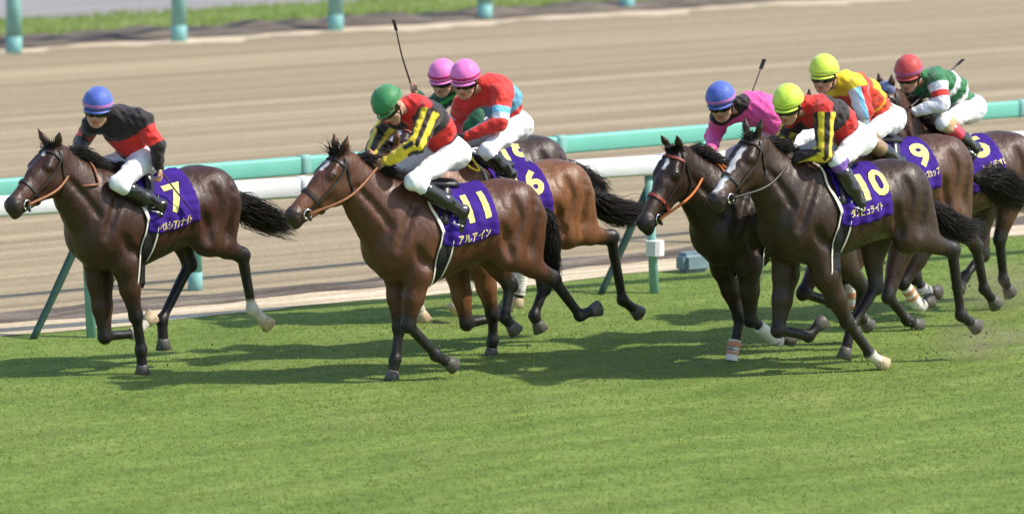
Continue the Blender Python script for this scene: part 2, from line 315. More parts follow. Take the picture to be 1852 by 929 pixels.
# ------------------------------------------------------------------ distance-field modelling (one continuous skin per body)
class Field:
    def __init__(s, lo, hi, h):
        s.lo = np.asarray(lo, np.float32); s.h = h
        s.n = np.ceil((np.asarray(hi) - lo) / h).astype(int) + 1
        s.ax = [s.lo[i] + h * np.arange(s.n[i], dtype=np.float32) for i in range(3)]
        s.F = np.full(s.n, 1.0, np.float32)
    def reg(s, lo, hi):
        sl = []
        for i in range(3):
            a = int(np.clip(math.floor((lo[i] - s.lo[i]) / s.h), 0, s.n[i])); b = int(np.clip(math.ceil((hi[i] - s.lo[i]) / s.h) + 1, 0, s.n[i]))
            sl.append(slice(a, b))
        X = s.ax[0][sl[0]][:, None, None]; Y = s.ax[1][sl[1]][None, :, None]; Z = s.ax[2][sl[2]][None, None, :]
        return tuple(sl), X, Y, Z
    def put(s, sl, d, k, sub=False):
        a = s.F[sl]
        if sub:
            d = -d; hh = np.maximum(k - np.abs(a - d), 0) / k
            s.F[sl] = np.maximum(a, d) + hh * hh * k * .25
        else:
            hh = np.maximum(k - np.abs(a - d), 0) / k
            s.F[sl] = np.minimum(a, d) - hh * hh * k * .25
    def cone(s, a, b, ra, rb, k=.03, u=(0, 1, 0), sc=1.0, root=None, sub=False):
        a = np.asarray(a, np.float32); b = np.asarray(b, np.float32); u = np.asarray(u, np.float32)
        m = max(ra, rb) * max(sc, 1) + .10
        lo = np.minimum(a, b) - m; hi = np.maximum(a, b) + m
        sl, X, Y, Z = s.reg(lo, hi)
        q = [X - a[0], Y - a[1], Z - a[2]]
        ba = b - a
        if sc != 1.0:
            f = 1 / sc - 1
            du = (q[0] * u[0] + q[1] * u[1] + q[2] * u[2]) * f
            q = [q[i] + du * u[i] for i in range(3)]
            ba = ba + u * (ba @ u) * f
        L2 = float(ba @ ba) + 1e-9
        t = np.clip((q[0] * ba[0] + q[1] * ba[1] + q[2] * ba[2]) / L2, 0, 1)
        d = np.sqrt((q[0] - t * ba[0]) ** 2 + (q[1] - t * ba[1]) ** 2 + (q[2] - t * ba[2]) ** 2) - (ra + (rb - ra) * t)
        if root is not None:
            c, R, k0, k1 = root
            dr = np.sqrt((X - c[0]) ** 2 + (Y - c[1]) ** 2 + (Z - c[2]) ** 2)
            k = k1 + (k0 - k1) * np.clip(1 - dr / R, 0, 1)
        s.put(sl, d, k, sub)
    def ell(s, c, r, k=.03, R=None, root=None, sub=False):
        c = np.asarray(c, np.float32); r = np.asarray(r, np.float32)
        m = float(r.max()) + .10
        sl, X, Y, Z = s.reg(c - m, c + m)
        q = [X - c[0], Y - c[1], Z - c[2]]
        if R is not None:
            q = [q[0] * R[i][0] + q[1] * R[i][1] + q[2] * R[i][2] for i in range(3)]
        k0 = np.sqrt((q[0] / r[0]) ** 2 + (q[1] / r[1]) ** 2 + (q[2] / r[2]) ** 2)
        k1 = np.sqrt((q[0] / r[0] ** 2) ** 2 + (q[1] / r[1] ** 2) ** 2 + (q[2] / r[2] ** 2) ** 2) + 1e-6
        s.put(sl, k0 * (k0 - 1) / k1, k, sub)
    def sample(s, P):
        P = np.asarray(P, np.float32)
        g = (P - s.lo) / s.h
        g = np.clip(g, 0, s.n - 1.001)
        i = g.astype(int); f = g - i
        F = s.F; x, y, z = i[..., 0], i[..., 1], i[..., 2]; fx, fy, fz = f[..., 0], f[..., 1], f[..., 2]
        def c(dx, dy, dz): return F[x + dx, y + dy, z + dz]
        return ((c(0,0,0)*(1-fx)+c(1,0,0)*fx)*(1-fy)+(c(0,1,0)*(1-fx)+c(1,1,0)*fx)*fy)*(1-fz)+((c(0,0,1)*(1-fx)+c(1,0,1)*fx)*(1-fy)+(c(0,1,1)*(1-fx)+c(1,1,1)*fx)*fy)*fz
    def grad(s, P):
        e = s.h; P = np.asarray(P, np.float32)
        g = np.stack([s.sample(P + np.eye(3, dtype=np.float32)[i] * e) - s.sample(P - np.eye(3, dtype=np.float32)[i] * e) for i in range(3)], -1)
        return nrm(g)
    def project(s, P, off=0.0, it=6):
        P = np.array(P, float)
        for _ in range(it):
            P = P - s.grad(P) * np.clip(s.sample(P) - off, -.05, .05)[..., None] * .9
        return P
    def march(s, O, D, dist, off):
        # first point along the rays O + t D whose distance falls below off
        n = 48; t = np.linspace(0, dist, n)
        V = s.sample(O[..., None, :] + D[..., None, :] * t[:, None])
        hit = V < off
        i = np.where(hit.any(-1), hit.argmax(-1), n - 1)
        i = np.maximum(i, 1)
        v1 = np.take_along_axis(V, i[..., None], -1)[..., 0]; v0 = np.take_along_axis(V, (i - 1)[..., None], -1)[..., 0]
        f = np.clip((v0 - off) / (v0 - v1 + 1e-6), 0, 1)
        return O + D * (t[i - 1] + (t[i] - t[i - 1]) * f)[..., None]
    def mesh(s):
        F = s.F
        sg = F < 0
        n = s.n
        cnt = np.zeros(n - 1, np.uint8)
        cs = [(i, j, k) for i in (0, 1) for j in (0, 1) for k in (0, 1)]
        for i, j, k in cs:
            cnt += sg[i:n[0] - 1 + i, j:n[1] - 1 + j, k:n[2] - 1 + k]
        act = (cnt > 0) & (cnt < 8)
        idx = np.full(n - 1, -1, np.int32)
        ci = np.argwhere(act)
        idx[act] = np.arange(len(ci), dtype=np.int32)
        vals = {c: F[ci[:, 0] + c[0], ci[:, 1] + c[1], ci[:, 2] + c[2]] for c in cs}
        acc = np.zeros((len(ci), 3)); m = np.zeros(len(ci))
        for a in cs:
            for d in range(3):
                if a[d] == 0:
                    b = list(a); b[d] = 1; b = tuple(b)
                    fa, fb = vals[a], vals[b]
                    cr = (fa < 0) != (fb < 0)
                    t = np.where(cr, fa / np.where(cr, fa - fb, 1), 0)
                    for q in range(3):
                        acc[:, q] += np.where(cr, a[q] + (t if q == d else 0), 0)
                    m += cr
        V = s.lo + s.h * (ci + acc / m[:, None])
        quads = []
        for d in range(3):
            e = [slice(1, -1)] * 3; e[d] = slice(0, -1)
            A = sg[tuple(e)]
            e2 = [slice(1, -1)] * 3; e2[d] = slice(1, None)
            B = sg[tuple(e2)]
            w = np.argwhere(A != B)
            off = np.ones(3, int); off[d] = 0
            w = w + off
            p = A[A != B]
            u, v = (d + 1) % 3, (d + 2) % 3
            def cell(du, dv):
                c = w.copy(); c[:, u] += du; c[:, v] += dv
                return idx[c[:, 0], c[:, 1], c[:, 2]]
            q = np.stack([cell(-1, -1), cell(0, -1), cell(0, 0), cell(-1, 0)], 1)
            q[~p] = q[~p][:, ::-1]
            quads.append(q)
        Q = np.vstack(quads)
        Q = Q[(Q >= 0).all(1)]
        # a light Laplacian pass takes the grid's stepping out
        for _ in range(2):
            sm = np.zeros_like(V); c = np.zeros(len(V))
            for a, b in ((0, 1), (1, 2), (2, 3), (3, 0)):
                np.add.at(sm, Q[:, a], V[Q[:, b]]); np.add.at(c, Q[:, a], 1)
                np.add.at(sm, Q[:, b], V[Q[:, a]]); np.add.at(c, Q[:, b], 1)
            V = V * .55 + (sm / np.maximum(c, 1)[:, None]) * .45
        return V, Q.astype(np.int32)

def seg_dist(P, a, b):
    a = np.asarray(a); ba = np.asarray(b) - a
    t = np.clip(((P - a) @ ba) / (ba @ ba + 1e-9), 0, 1)
    return np.linalg.norm(P - a - t[:, None] * ba, axis=1), t

def sstep(a, b, x):
    t = np.clip((x - a) / (b - a), 0, 1)
    return t * t * (3 - 2 * t)

def ribbon(name, P, Nrm, width, thick, mat, parent, off=None, closed=False):
    # a strap: box-section band through points P, lying across surface normals Nrm
    P = np.asarray(P, float); Nn = nrm(Nrm)
    if closed: T = nrm(np.roll(P, -1, 0) - np.roll(P, 1, 0))
    else: T = nrm(np.gradient(P, axis=0))
    W = nrm(np.cross(T, Nn))
    w = np.broadcast_to(np.asarray(width, float), (len(P),))[:, None] / 2
    V = np.stack([P + W * w, P + W * w + Nn * thick, P - W * w + Nn * thick, P - W * w], 1)
    m = len(P); F = []
    for i in range(m if closed else m - 1):
        j = (i + 1) % m
        for a in range(4):
            b = (a + 1) % 4
            F.append((i * 4 + a, i * 4 + b, j * 4 + b, j * 4 + a))
    if not closed: F += [(0, 3, 2, 1), tuple((m - 1) * 4 + i for i in range(4))]
    return add_mesh(name, V.reshape(-1, 3), F, mat, parent, smooth=False, off=off)

def hair_mesh(strands, rad):
    # strands (N,S,3), three-sided tapering hairs
    St = np.asarray(strands, float); N, Sg, _ = St.shape
    T = nrm(np.gradient(St, axis=1))
    ref = np.where(np.abs(T[..., 2:3]) < .9, np.array([0, 0, 1.0]), np.array([1.0, 0, 0]))
    U = nrm(np.cross(T, ref)); W = np.cross(T, U)
    prof = np.linspace(1, .15, Sg) ** .7
    r = (np.broadcast_to(np.asarray(rad, float), (N,))[:, None] * prof)[..., None]
    rings = [St + r * (U * math.cos(a) + W * math.sin(a)) for a in (0, 2.094, 4.189)]
    V = np.stack(rings, 2).reshape(-1, 3)
    base = (np.arange(N)[:, None] * Sg + np.arange(Sg - 1)[None]) * 3
    F = []
    for a in range(3):
        b = (a + 1) % 3
        F.append(np.stack([base + a, base + b, base + 3 + b, base + 3 + a], -1).reshape(-1, 4))
    return V, np.vstack(F).astype(np.int32)

# ------------------------------------------------------------------ the horse
PX = np.array([-.56, -.42, -.28, -.10, .05, .20, .35, .50, .58])
PT = np.array([1.345, 1.42, 1.415, 1.385, 1.37, 1.39, 1.445, 1.405, 1.34])
PB = np.array([.88, .845, .835, .795, .745, .70, .69, .73, .785])
PW = np.array([.215, .262, .275, .285, .292, .288, .265, .238, .205])
_xs = np.linspace(-.56, .58, 229)
def _spl(y): return np.convolve(np.pad(np.interp(_xs, PX, y), 14, mode='edge'), np.ones(29) / 29, 'valid')
_T, _B, _W = _spl(PT), _spl(PB), _spl(PW)

def build_horse(key, spec):
    D = DATA[key]
    dz = spec.get('lift', 0.0)
    a = math.radians(D['yaw'])
    rz = math.atan2(-math.sin(a), -math.cos(a))
    root = empty('racehorse', (D['X'], D['Y'], 0), rz)
    tag(root, spec['label'], 'horse', 'horses galloping in the race')
    P = np.array(D['poll']); Mz = np.array(D['muz'])
    zz = np.array([0, 0, 1.0])
    ax = nrm(Mz - P); up = nrm(zz - ax * ax[2])
    Sk = P - up * .075 + ax * .02
    ax = nrm(Mz - Sk); up = nrm(zz - ax * ax[2]); lt = np.cross(up, ax); L = np.linalg.norm(Mz - Sk) + .040
    H = lambda t, n, y=0.0: Sk + ax * (t * L) + up * n + lt * y
    allp = [np.array(p) for g in ('FL', 'FR', 'HL', 'HR') for p in D[g]] + [Mz, P + up * .2]
    lo = np.min(allp + [np.array([-.85, -.40, .5])], 0) - .10; hi = np.max(allp + [np.array([.80, .40, 1.5])], 0) + .10
    lo[1], hi[1] = -.40, .40
    f = Field(lo, hi, .0125)
    # barrel: lofted profile
    sl, X, Y, Z = f.reg((-.70, -.40, .55), (.72, .40, 1.62))
    xc = np.clip(X, -.56, .58)
    zt = np.interp(xc, _xs, _T) + dz; zb = np.interp(xc, _xs, _B) + dz; w = np.interp(xc, _xs, _W)
    c = (zt + zb) / 2; hh = (zt - zb) / 2
    uz = (Z - c) / hh
    narrow = 1 - np.where(uz > 0, (.20 + .32 * np.exp(-((xc - .36) / .16) ** 2)) * np.clip(uz, 0, 1.2) ** 2, .10 * uz * uz)
    wy = w * narrow
    d = (np.sqrt((Y / wy) ** 2 + uz ** 2) - 1) * np.minimum(w, hh)
    dx = np.abs(X - xc)
    d = np.where(dx > 0, np.sqrt(np.maximum(d, 0) ** 2 + dx ** 2), d)
    f.put(sl, d.astype(np.float32), .02)
    Zf = lambda x, y, z: (x, y, z + dz)
    f.ell(Zf(.52, 0, 1.03), (.205, .215, .30), .06)                      # breast
    f.ell(Zf(.59, .10, .97), (.125, .11, .16), .04); f.ell(Zf(.59, -.10, .97), (.125, .11, .16), .04)
    f.ell(Zf(-.47, 0, 1.16), (.21, .225, .25), .06)                    # rump
    # neck
    nb, nt = np.array(Zf(.47, 0, 1.13)), H(.02, -.085)
    mid = (nb + nt) / 2 + np.array([.02, 0, -.005])
    m2 = nb * .72 + nt * .28 + np.array([.01, 0, -.01])
    f.cone(nb, m2, .285, .245, .09, sc=.72)
    f.cone(m2, mid, .245, .200, .05, sc=.64)
    f.cone(mid, nt, .200, .148, .05, sc=.64)
    cr = np.array([-(nt - nb)[2], 0, (nt - nb)[0]]); cr = nrm(cr)
    f.cone(nb * .55 + nt * .45 + cr * .11, nt + cr * .06, .035, .03, .05)   # crest
    f.cone(Zf(.40, 0, 1.38), nb * .55 + nt * .45 + cr * .11, .05, .035, .08)
    # head
    f.cone(H(.04, -.026), H(.40, -.040), .110, .098, .03, sc=.88, u=lt)
    f.cone(H(.40, -.040), H(.90, -.042), .096, .068, .03, sc=.78, u=lt)
    f.ell(H(.23, -.135), (.145, .094, .125), .03, R=[ax, lt, up])
    f.cone(H(.34, -.165), H(.92, -.100), .058, .036, .03, sc=1.0)
    f.ell(H(.96, -.044), (.060, .066, .075), .025, R=[ax, lt, up])
    f.ell(H(.975, -.110), (.044, .042, .028), .015, R=[ax, lt, up])
    for sgn in (1, -1):
        f.cone(H(.16, .040, sgn * .068), H(.30, .020, sgn * .078), .024, .032, .03)
        f.cone(H(.34, -.060, sgn * .068), H(.66, -.062, sgn * .050), .018, .012, .03)   # facial crest
        f.ell(H(.265, .004, sgn * .091), (.030, .020, .022), .015, R=[ax, lt, up])
        f.ell(H(.945, -.028, sgn * .052), (.034, .022, .028), .018, R=[ax, lt, up])
        f.ell(H(.955, -.030, sgn * .076), (.026, .018, .017), .012, R=[ax, lt, up], sub=True)
        eb = H(-.03, .055, sgn * .045)
        ed = nrm(-ax * spec.get('ear', .35) + up * .9 + lt * sgn * spec.get('splay', .18))
        f.cone(eb, eb + ed * .075, .026, .030, .02, u=nrm(ax), sc=.8)
        f.cone(eb + ed * .075, eb + ed * .145, .028, .008, .012, u=nrm(ax), sc=.8)
    f.cone(H(.62, -.122, .040), H(.93, -.080, .062), .010, .010, .01, sub=True)
    f.cone(H(.62, -.122, -.040), H(.93, -.080, -.062), .010, .010, .01, sub=True)
    # legs
    segs = []; hoofs = []
    for g in ('FL', 'FR', 'HL', 'HR'):
        sg = 1 if g[1] == 'L' else -1
        k, fe, hf = [np.array(p) for p in D[g]]
        fore = g[0] == 'F'
        if fore:
            e0 = np.array(Zf(.40, sg * .155, .80)); ln = np.linalg.norm(e0 - k)
            e = k + (e0 - k) * min(1, .42 / ln)
            sh = np.array(Zf(.50, sg * .13, 1.08))
            r = (e, .34, .075, .012)
            f.cone(Zf(.36, sg * .10, 1.33), Zf(.58, sg * .12, 1.02), .085, .10, .06, sc=.9, root=(sh, .5, .07, .05))
            f.cone(sh, e, .135, .104, root=(sh, .5, .08, .03), sc=.72)
            f.ell(Zf(.34, sg * .17, 1.0), (.12, .085, .17), root=(sh, .5, .06, .04))      # triceps
            f.cone(e, e * .5 + k * .5, .100, .079, root=r, sc=.80)
            f.cone(e * .5 + k * .5, k, .077, .047, root=r, sc=.85)
            f.ell(k, (.056, .050, .060), .03)
            f.cone(k, fe, .038, .032, root=r)
            back = nrm(np.cross(np.cross(fe - k, np.array([1.0, 0, 0])), fe - k)); back = back * np.sign(-back[0] if abs(back[0]) > 1e-3 else 1)
            f.cone(k + back * .016, fe + back * .020, .024, .024, .015)
        else:
            s0 = np.array(Zf(-.37, sg * .165, .90)); ln = np.linalg.norm(s0 - k)
            e = k + (s0 - k) * (np.clip(ln, .36, .46) / ln)
            hp = np.array(Zf(-.45, sg * .125, 1.18))
            r = (e, .36, .09, .012)
            f.cone(hp, e, .215, .135, root=(hp, .6, .09, .05), sc=.62)
            bt = np.array(Zf(-.575, sg * .115, 1.10))
            f.cone(bt, e * .45 + k * .55, .140, .074, root=(bt, .6, .08, .04), sc=.66)
            f.cone(e, k, .118, .054, root=r, sc=.70)
            f.cone(e * .3 + k * .7 + np.array([-.02, 0, .0]), k + nrm(k - e) * .03 + np.array([-.012, 0, .012]), .038, .036, .03)
            f.ell(k, (.056, .047, .062), .03)
            f.cone(k, fe, .043, .034, root=r)
        f.ell(fe, (.045, .041, .046), .025)
        hd = nrm(hf - fe)
        hoof_top = fe + hd * max(.05, np.linalg.norm(hf - fe) - .085)
        f.cone(fe, hoof_top + hd * .01, .038, .040, .025)
        hoofs.append((g, hoof_top, hd))
        segs.append((g, e, k, fe, hoof_top))
    # grooves between the muscles, cut along lines laid on the skin, then a slight unevenness of the coat
    for sgn in (1, -1):
        for gl, gr in (([(.42, .22, 1.36), (.53, .24, 1.18), (.60, .2, 1.00)], .016), ([(.22, .29, 1.28), (.24, .30, 1.08), (.30, .28, .86)], .014),
                       ([(-.25, .28, 1.10), (-.30, .28, .98), (-.33, .25, .88)], .016), ([(-.55, .2, 1.30), (-.53, .22, 1.08), (-.50, .2, .88)], .016),
                       ([(-.36, .25, 1.30), (-.40, .26, 1.15), (-.36, .25, 1.0)], .012), ([(.46, .24, .98), (.42, .25, .90), (.34, .26, .84)], .013)):
            g_ = f.project(catmull([Zf(x, sgn * y, z) for x, y, z in gl], 7), 0.004, 8)
            for i in range(6): f.cone(g_[i], g_[i + 1], gr * .85, gr * .85, .055, sub=True)
        jg = [nb * .8 + nt * .2 - cr * .10, nb * .5 + nt * .5 - cr * .075, nb * .15 + nt * .85 - cr * .06]
        g_ = f.project(catmull([p + np.array([0, sgn * .14, 0]) for p in jg], 8), .004, 8)
        for i in range(7): f.cone(g_[i], g_[i + 1], .014, .014, .04, sub=True)
    X, Y, Z = f.ax[0][:, None, None], f.ax[1][None, :, None], f.ax[2][None, None, :]
    f.F += (.0026 * np.sin(X * 38 + Z * 9 + 3 * np.sin(Z * 7 + X * 5)) * np.sin(Z * 16 + Y * 12 + 2 * np.sin(X * 13)) * (Z > .62 + dz)).astype(np.float32)
    V, Q = f.mesh()
    # coat colour by region of the body
    base = np.array(spec['coat']); blk = np.array(spec.get('points', (.012, .010, .009)))
    C = np.tile(base, (len(V), 1))
    d, t = seg_dist(V, H(.3, -.03), H(1.0, -.03))
    near = d < .16
    tan = near * sstep(.30, .55, t) * (1 - sstep(.74, .92, t)) * spec.get('tan', .5) * .8
    C = C * (1 - tan[:, None]) + (base * 1.9 + np.array([.05, .02, .006])) * tan[:, None]
    dk = near * sstep(.72, .95, t)
    C = C * (1 - dk[:, None] * .8) + blk * 2.0 * dk[:, None] * .8
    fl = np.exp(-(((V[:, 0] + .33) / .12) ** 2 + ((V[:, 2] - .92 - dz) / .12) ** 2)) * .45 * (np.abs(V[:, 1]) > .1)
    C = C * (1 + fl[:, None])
    for g, e, k, fe, ht in segs:
        d1, t1 = seg_dist(V, e, k); d2, t2 = seg_dist(V, k, fe); d3, t3 = seg_dist(V, fe, ht)
        low = (np.minimum(d2, d3) < d1 + .005) & (np.minimum(d2, d3) < .085)
        b = np.where(low, 1.0, np.where(d1 < .10, sstep(.52, .98, t1), 0)) * spec.get('blackness', 1.0)
        C = C * (1 - b[:, None]) + blk * b[:, None]
        sock = spec.get('socks', {}).get(g)
        if sock is not None:
            w1 = np.where((d3 < d2) & (d3 < .07), 1.0, np.where(d2 < .06, sstep(1 - sock - .05, 1 - sock + .05, t2), 0))
            C = C * (1 - w1[:, None]) + np.array([.62, .56, .48]) * w1[:, None]
    # white face markings
    hx = (V - Sk) @ ax / L; hn = (V - Sk) @ up; hy = (V - Sk) @ lt
    for (t0, t1, wd, cx) in spec.get('face', []):
        tc = (t0 + t1) / 2; th = (t1 - t0) / 2
        wob = .006 * np.sin(hx * 40) + cx
        inside = sstep(1.0, .8, np.abs((hx - tc) / th)) * sstep(wd * 1.15, wd * .8, np.abs(hy - wob)) * (hn > -.06)
        C = C * (1 - inside[:, None]) + np.array([.72, .68, .66]) * inside[:, None]
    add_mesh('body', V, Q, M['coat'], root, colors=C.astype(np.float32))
    # hooves
    for g, ht, hd in hoofs:
        sd_ = nrm(np.cross(hd, np.array([0, 1.0, 0]))); lt = np.cross(sd_, hd)
        ring = []
        for q, (dd, rr) in enumerate(((-.005, .036), (.02, .043), (.085, .058), (.088, .050))):
            for m in range(14):
                an = 2 * math.pi * m / 14
                ring.append(ht + hd * dd + (sd_ * math.cos(an) * 1.08 + lt * math.sin(an)) * rr)
        F = [(q * 14 + m, q * 14 + (m + 1) % 14, (q + 1) * 14 + (m + 1) % 14, (q + 1) * 14 + m) for q in range(3) for m in range(14)]
        F += [tuple(range(13, -1, -1)), tuple(range(42, 56))]
        add_mesh('hoof', ring, F, M['hoof_pale'] if g in spec.get('palehoof', ()) else M['hoof'], root)
    # bandages
    for g, t0, t1, stripes in spec.get('bandage', []):
        k, fe, ht = [(s[2], s[3], s[4]) for s in segs if s[0] == g][0]
        path = catmull([k, k * .5 + fe * .5, fe, ht], 60)
        pp = path[int(t0 * 59):int(t1 * 59) + 1]
        rr = .047 + .003 * np.sin(np.arange(len(pp)) * 1.9)
        bo = tube('bandage', pp, rr, M['band_white'], root, 14)
        for (s0, s1) in stripes:
            q = pp[int(s0 * (len(pp) - 1)):int(s1 * (len(pp) - 1)) + 1]
            if len(q) > 1: tube('tape_band', q, .0515, M['band_orange'], bo, 14)
    # eyes
    for sgn in (1, -1):
        c = H(.265, .004, sgn * .098)
        v, fc = [], []
        for i in range(7):
            for j in range(10):
                th = math.pi * i / 6; ph = 2 * math.pi * j / 10
                v.append(c + .021 * np.array([math.sin(th) * math.cos(ph), math.sin(th) * math.sin(ph) * .8, math.cos(th)]))
        fc = [(i * 10 + j, i * 10 + (j + 1) % 10, (i + 1) * 10 + (j + 1) % 10, (i + 1) * 10 + j) for i in range(6) for j in range(10)]
        add_mesh('eye', v, fc, M['eye'], root)
    hm = M[spec.get('hair', 'hair')]
    # mane, blown back and over the neck
    N = 1300
    u = rng.random(N)
    crest = lambda u: (nb * .55 + nt * .45 + cr * .145) * (1 - u)[:, None] + (nt + cr * .085) * u[:, None]
    R0 = crest(u) + rng.normal(0, 1, (N, 3)) * np.array([.006, .012, .006])
    w0 = np.array(Zf(.38, 0, 1.44))
    low = u < .35
    R0[low] = w0 + (R0[low] - w0) * (rng.random((low.sum(), 1)) * .8 + .2)
    R0 = f.project(R0, -.006, 8)
    ln = rng.uniform(.08, .22, N)[:, None]
    side = rng.choice([-1, 1], N, p=[.45, .55])[:, None]
    dirn = nrm(np.array([[-.85, 0, .10]]) + cr * rng.uniform(.35, 1.25, (N, 1)) + rng.normal(0, .22, (N, 3)))
    s = np.linspace(0, 1, 6)[None, :, None]
    st = R0[:, None] + dirn[:, None] * s * ln[:, None] + np.array([0, 0, -1.0]) * (s ** 2 * ln[:, None] * .55) + np.array([0, 1.0, 0]) * side[:, None] * s * .05
    # forelock
    Nf = 320
    Rf = H(.02, .06)[None] + rng.normal(0, 1, (Nf, 3)) * np.array([.02, .026, .010])
    df = nrm(up * .75 - ax * .25 + np.array([-.5, 0, 0]) + rng.normal(0, .38, (Nf, 3)))
    lf = rng.uniform(.03, spec.get('forelock', .09), Nf)[:, None]
    sf = Rf[:, None] + df[:, None] * s * lf[:, None] + ax * (s ** 2) * lf[:, None] * .35
    v, q = hair_mesh(np.concatenate([st, sf]), .0034)
    tag(add_mesh('mane', v, q, hm, root), kind='stuff')
    # tail
    G = catmull(D['tail'], 14)
    Nt = 1300
    jit = rng.normal(0, 1, (Nt, 3)); jit = nrm(jit) * (rng.random((Nt, 1)) ** .5)
    ss = np.linspace(0, 1, 14)
    spread = (.028 + spec.get('tailw', .11) * np.sin(np.pi * np.clip(ss * .78, 0, 1)) ** 1.1)[None, :, None]
    ends = rng.uniform(.55, 1.0, Nt)
    ii = np.clip(ss[None] * ends[:, None] * 13, 0, 12.999)
    i0 = ii.astype(int); fr = (ii - i0)[..., None]
    base_ = G[i0] * (1 - fr) + G[i0 + 1] * fr
    wav = .012 * np.sin(ss[None] * 9 + rng.random((Nt, 1)) * 6.28)[..., None] * rng.normal(0, 1, (Nt, 1, 3))
    T = base_ + jit[:, None] * np.array([.8, .75, .9]) * spread + wav + np.array([0, 0, -.10]) * (ss ** 2)[None, :, None] * rng.random((Nt, 1, 1))
    T[:, 0] = np.array(D['tail'][0]) + np.array([.05, 0, .0]) + jit * .03
    v, q = hair_mesh(T, .0034)
    tag(add_mesh('tail', v, q, hm, root), kind='stuff')
    # bridle
    br_mat = M[spec.get('bridle', 'dark_leather')]
    br = None
    def ring_strap(name, t, tilt, width, mat, par):
        an = np.linspace(0, 2 * np.pi, 29)[:-1]
        c = H(t, -.055)
        dirs = np.stack([up * math.cos(q) + lt * math.sin(q) for q in an])
        pts = f.march(c + dirs * .22, -dirs, .22, .004)
        pts = pts + ax * (tilt * np.cos(an))[:, None]
        pts = f.project(pts, .004, 3)
        return ribbon(name, pts, f.grad(pts), width, .006, mat, par, closed=True)
    br = ring_strap('bridle', .62, .01, .026, M[spec.get('noseband', spec.get('bridle', 'dark_leather'))], root)
    def surf_strap(name, guide, width, mat, par, n=22, off=.005):
        pts = f.project(catmull(guide, n), off, 7)
        return ribbon(name, pts, f.grad(pts), width, .006, mat, par)
    for sgn in (1, -1):
        surf_strap('cheek_strap', [H(-.02, .03, sgn * .085), H(.10, -.03, sgn * .10), H(.36, -.06, sgn * .095), H(.62, -.07, sgn * .07), H(.80, -.075, sgn * .06)], .018, br_mat, br)
        surf_strap('throat_strap', [H(.0, .02, sgn * .085), H(.08, -.08, sgn * .10), H(.14, -.18, sgn * .07), H(.16, -.22, 0)], .016, br_mat, br)
    surf_strap('brow_band', [H(.05, -.02, -.10), H(.09, .04, -.075), H(.11, .09, 0), H(.09, .04, .075), H(.05, -.02, .10)], .022, M[spec.get('noseband', spec.get('bridle', 'dark_leather'))], br)
    bits = {}
    for sgn in (1, -1):
        c = H(.83, -.085, sgn * .072); bits[sgn] = c
        an = np.linspace(0, 2 * np.pi, 17)
        pts = c + np.outer(np.cos(an), ax) * .034 + np.outer(np.sin(an), up) * .034
        tube('bit_ring', pts, .007, M['steel'], br, 6)
        tube('bit_shank', [c, c - up * .05 + ax * .01 + np.array([0, sgn * .012, 0])], .010, M['dark_leather'], br, 6)
    # saddle cloth
    xs = np.linspace(.265, -.195, 30); th = np.radians(np.linspace(-101, 101, 67))
    XX, TH = np.meshgrid(xs, th, indexing='ij')
    flare = (TH / 1.76) ** 2 * .035
    zt = np.interp(XX, _xs, _T) + dz; zb = np.interp(XX, _xs, _B) + dz
    cz = (zt + zb) / 2 + .0
    O = np.stack([XX - flare * 0, np.sin(TH) * .50, cz + np.cos(TH) * .50], -1)
    Dr = np.stack([XX * 0, -np.sin(TH), -np.cos(TH)], -1)
    SG = f.march(O, Dr, .42, .017)
    for _ in range(3):
        SG[1:-1, 1:-1] = SG[1:-1, 1:-1] * .4 + .15 * (SG[2:, 1:-1] + SG[:-2, 1:-1] + SG[1:-1, 2:] + SG[1:-1, :-2])
    nx, ny = SG.shape[:2]
    gn = f.grad(SG.reshape(-1, 3)).reshape(SG.shape)
    wr = .004 * np.sin(XX * 55 + TH * 3) * np.abs(TH) + .003 * np.sin(TH * 26 + XX * 30)
    SG = SG + gn * wr[..., None]
    vv = np.concatenate([SG.reshape(-1, 3), (SG - gn * .010).reshape(-1, 3)])
    fq = [(i * ny + j, i * ny + j + 1, (i + 1) * ny + j + 1, (i + 1) * ny + j) for i in range(nx - 1) for j in range(ny - 1)]
    b = nx * ny
    fq += [tuple(b + q for q in reversed(t)) for t in fq]
    edge = [(i, 0) for i in range(nx)] + [(nx - 1, j) for j in range(1, ny)] + [(i, ny - 1) for i in range(nx - 2, -1, -1)] + [(0, j) for j in range(ny - 2, 0, -1)]
    for e in range(len(edge)):
        p, q = edge[e], edge[(e + 1) % len(edge)]
        p, q = p[0] * ny + p[1], q[0] * ny + q[1]
        fq.append((p, q, b + q, b + p))
    cl = add_mesh('saddle_cloth', vv, fq, M['cloth'], root)
    # arc length down each side, for laying print on the cloth
    mid_j = ny // 2
    arc = np.concatenate([[0], np.cumsum(np.linalg.norm(np.diff(SG[nx // 2, mid_j:], axis=0), axis=1))])
    def on_cloth(x, s, sgn, off):
        i = np.clip((x - xs[0]) / (xs[-1] - xs[0]) * (nx - 1), 0, nx - 1.001); jj = np.interp(s, arc, np.arange(len(arc)))
        j = np.clip(mid_j + sgn * jj, 0, ny - 1.001)
        i0, j0 = i.astype(int), j.astype(int); fi, fj = (i - i0)[:, None], (j - j0)[:, None]
        def bl(A): return (A[i0, j0] * (1 - fi) + A[i0 + 1, j0] * fi) * (1 - fj) + (A[i0, j0 + 1] * (1 - fi) + A[i0 + 1, j0 + 1] * fi) * fj
        return bl(SG) + nrm(bl(gn)) * off
    num, npos, lpos = D['num']
    def s_of(p):
        jj = np.interp(p[2], SG[nx // 2, mid_j:, 2][::-1], np.arange(len(arc))[::-1].astype(float))
        return float(np.interp(jj, np.arange(len(arc)), arc))
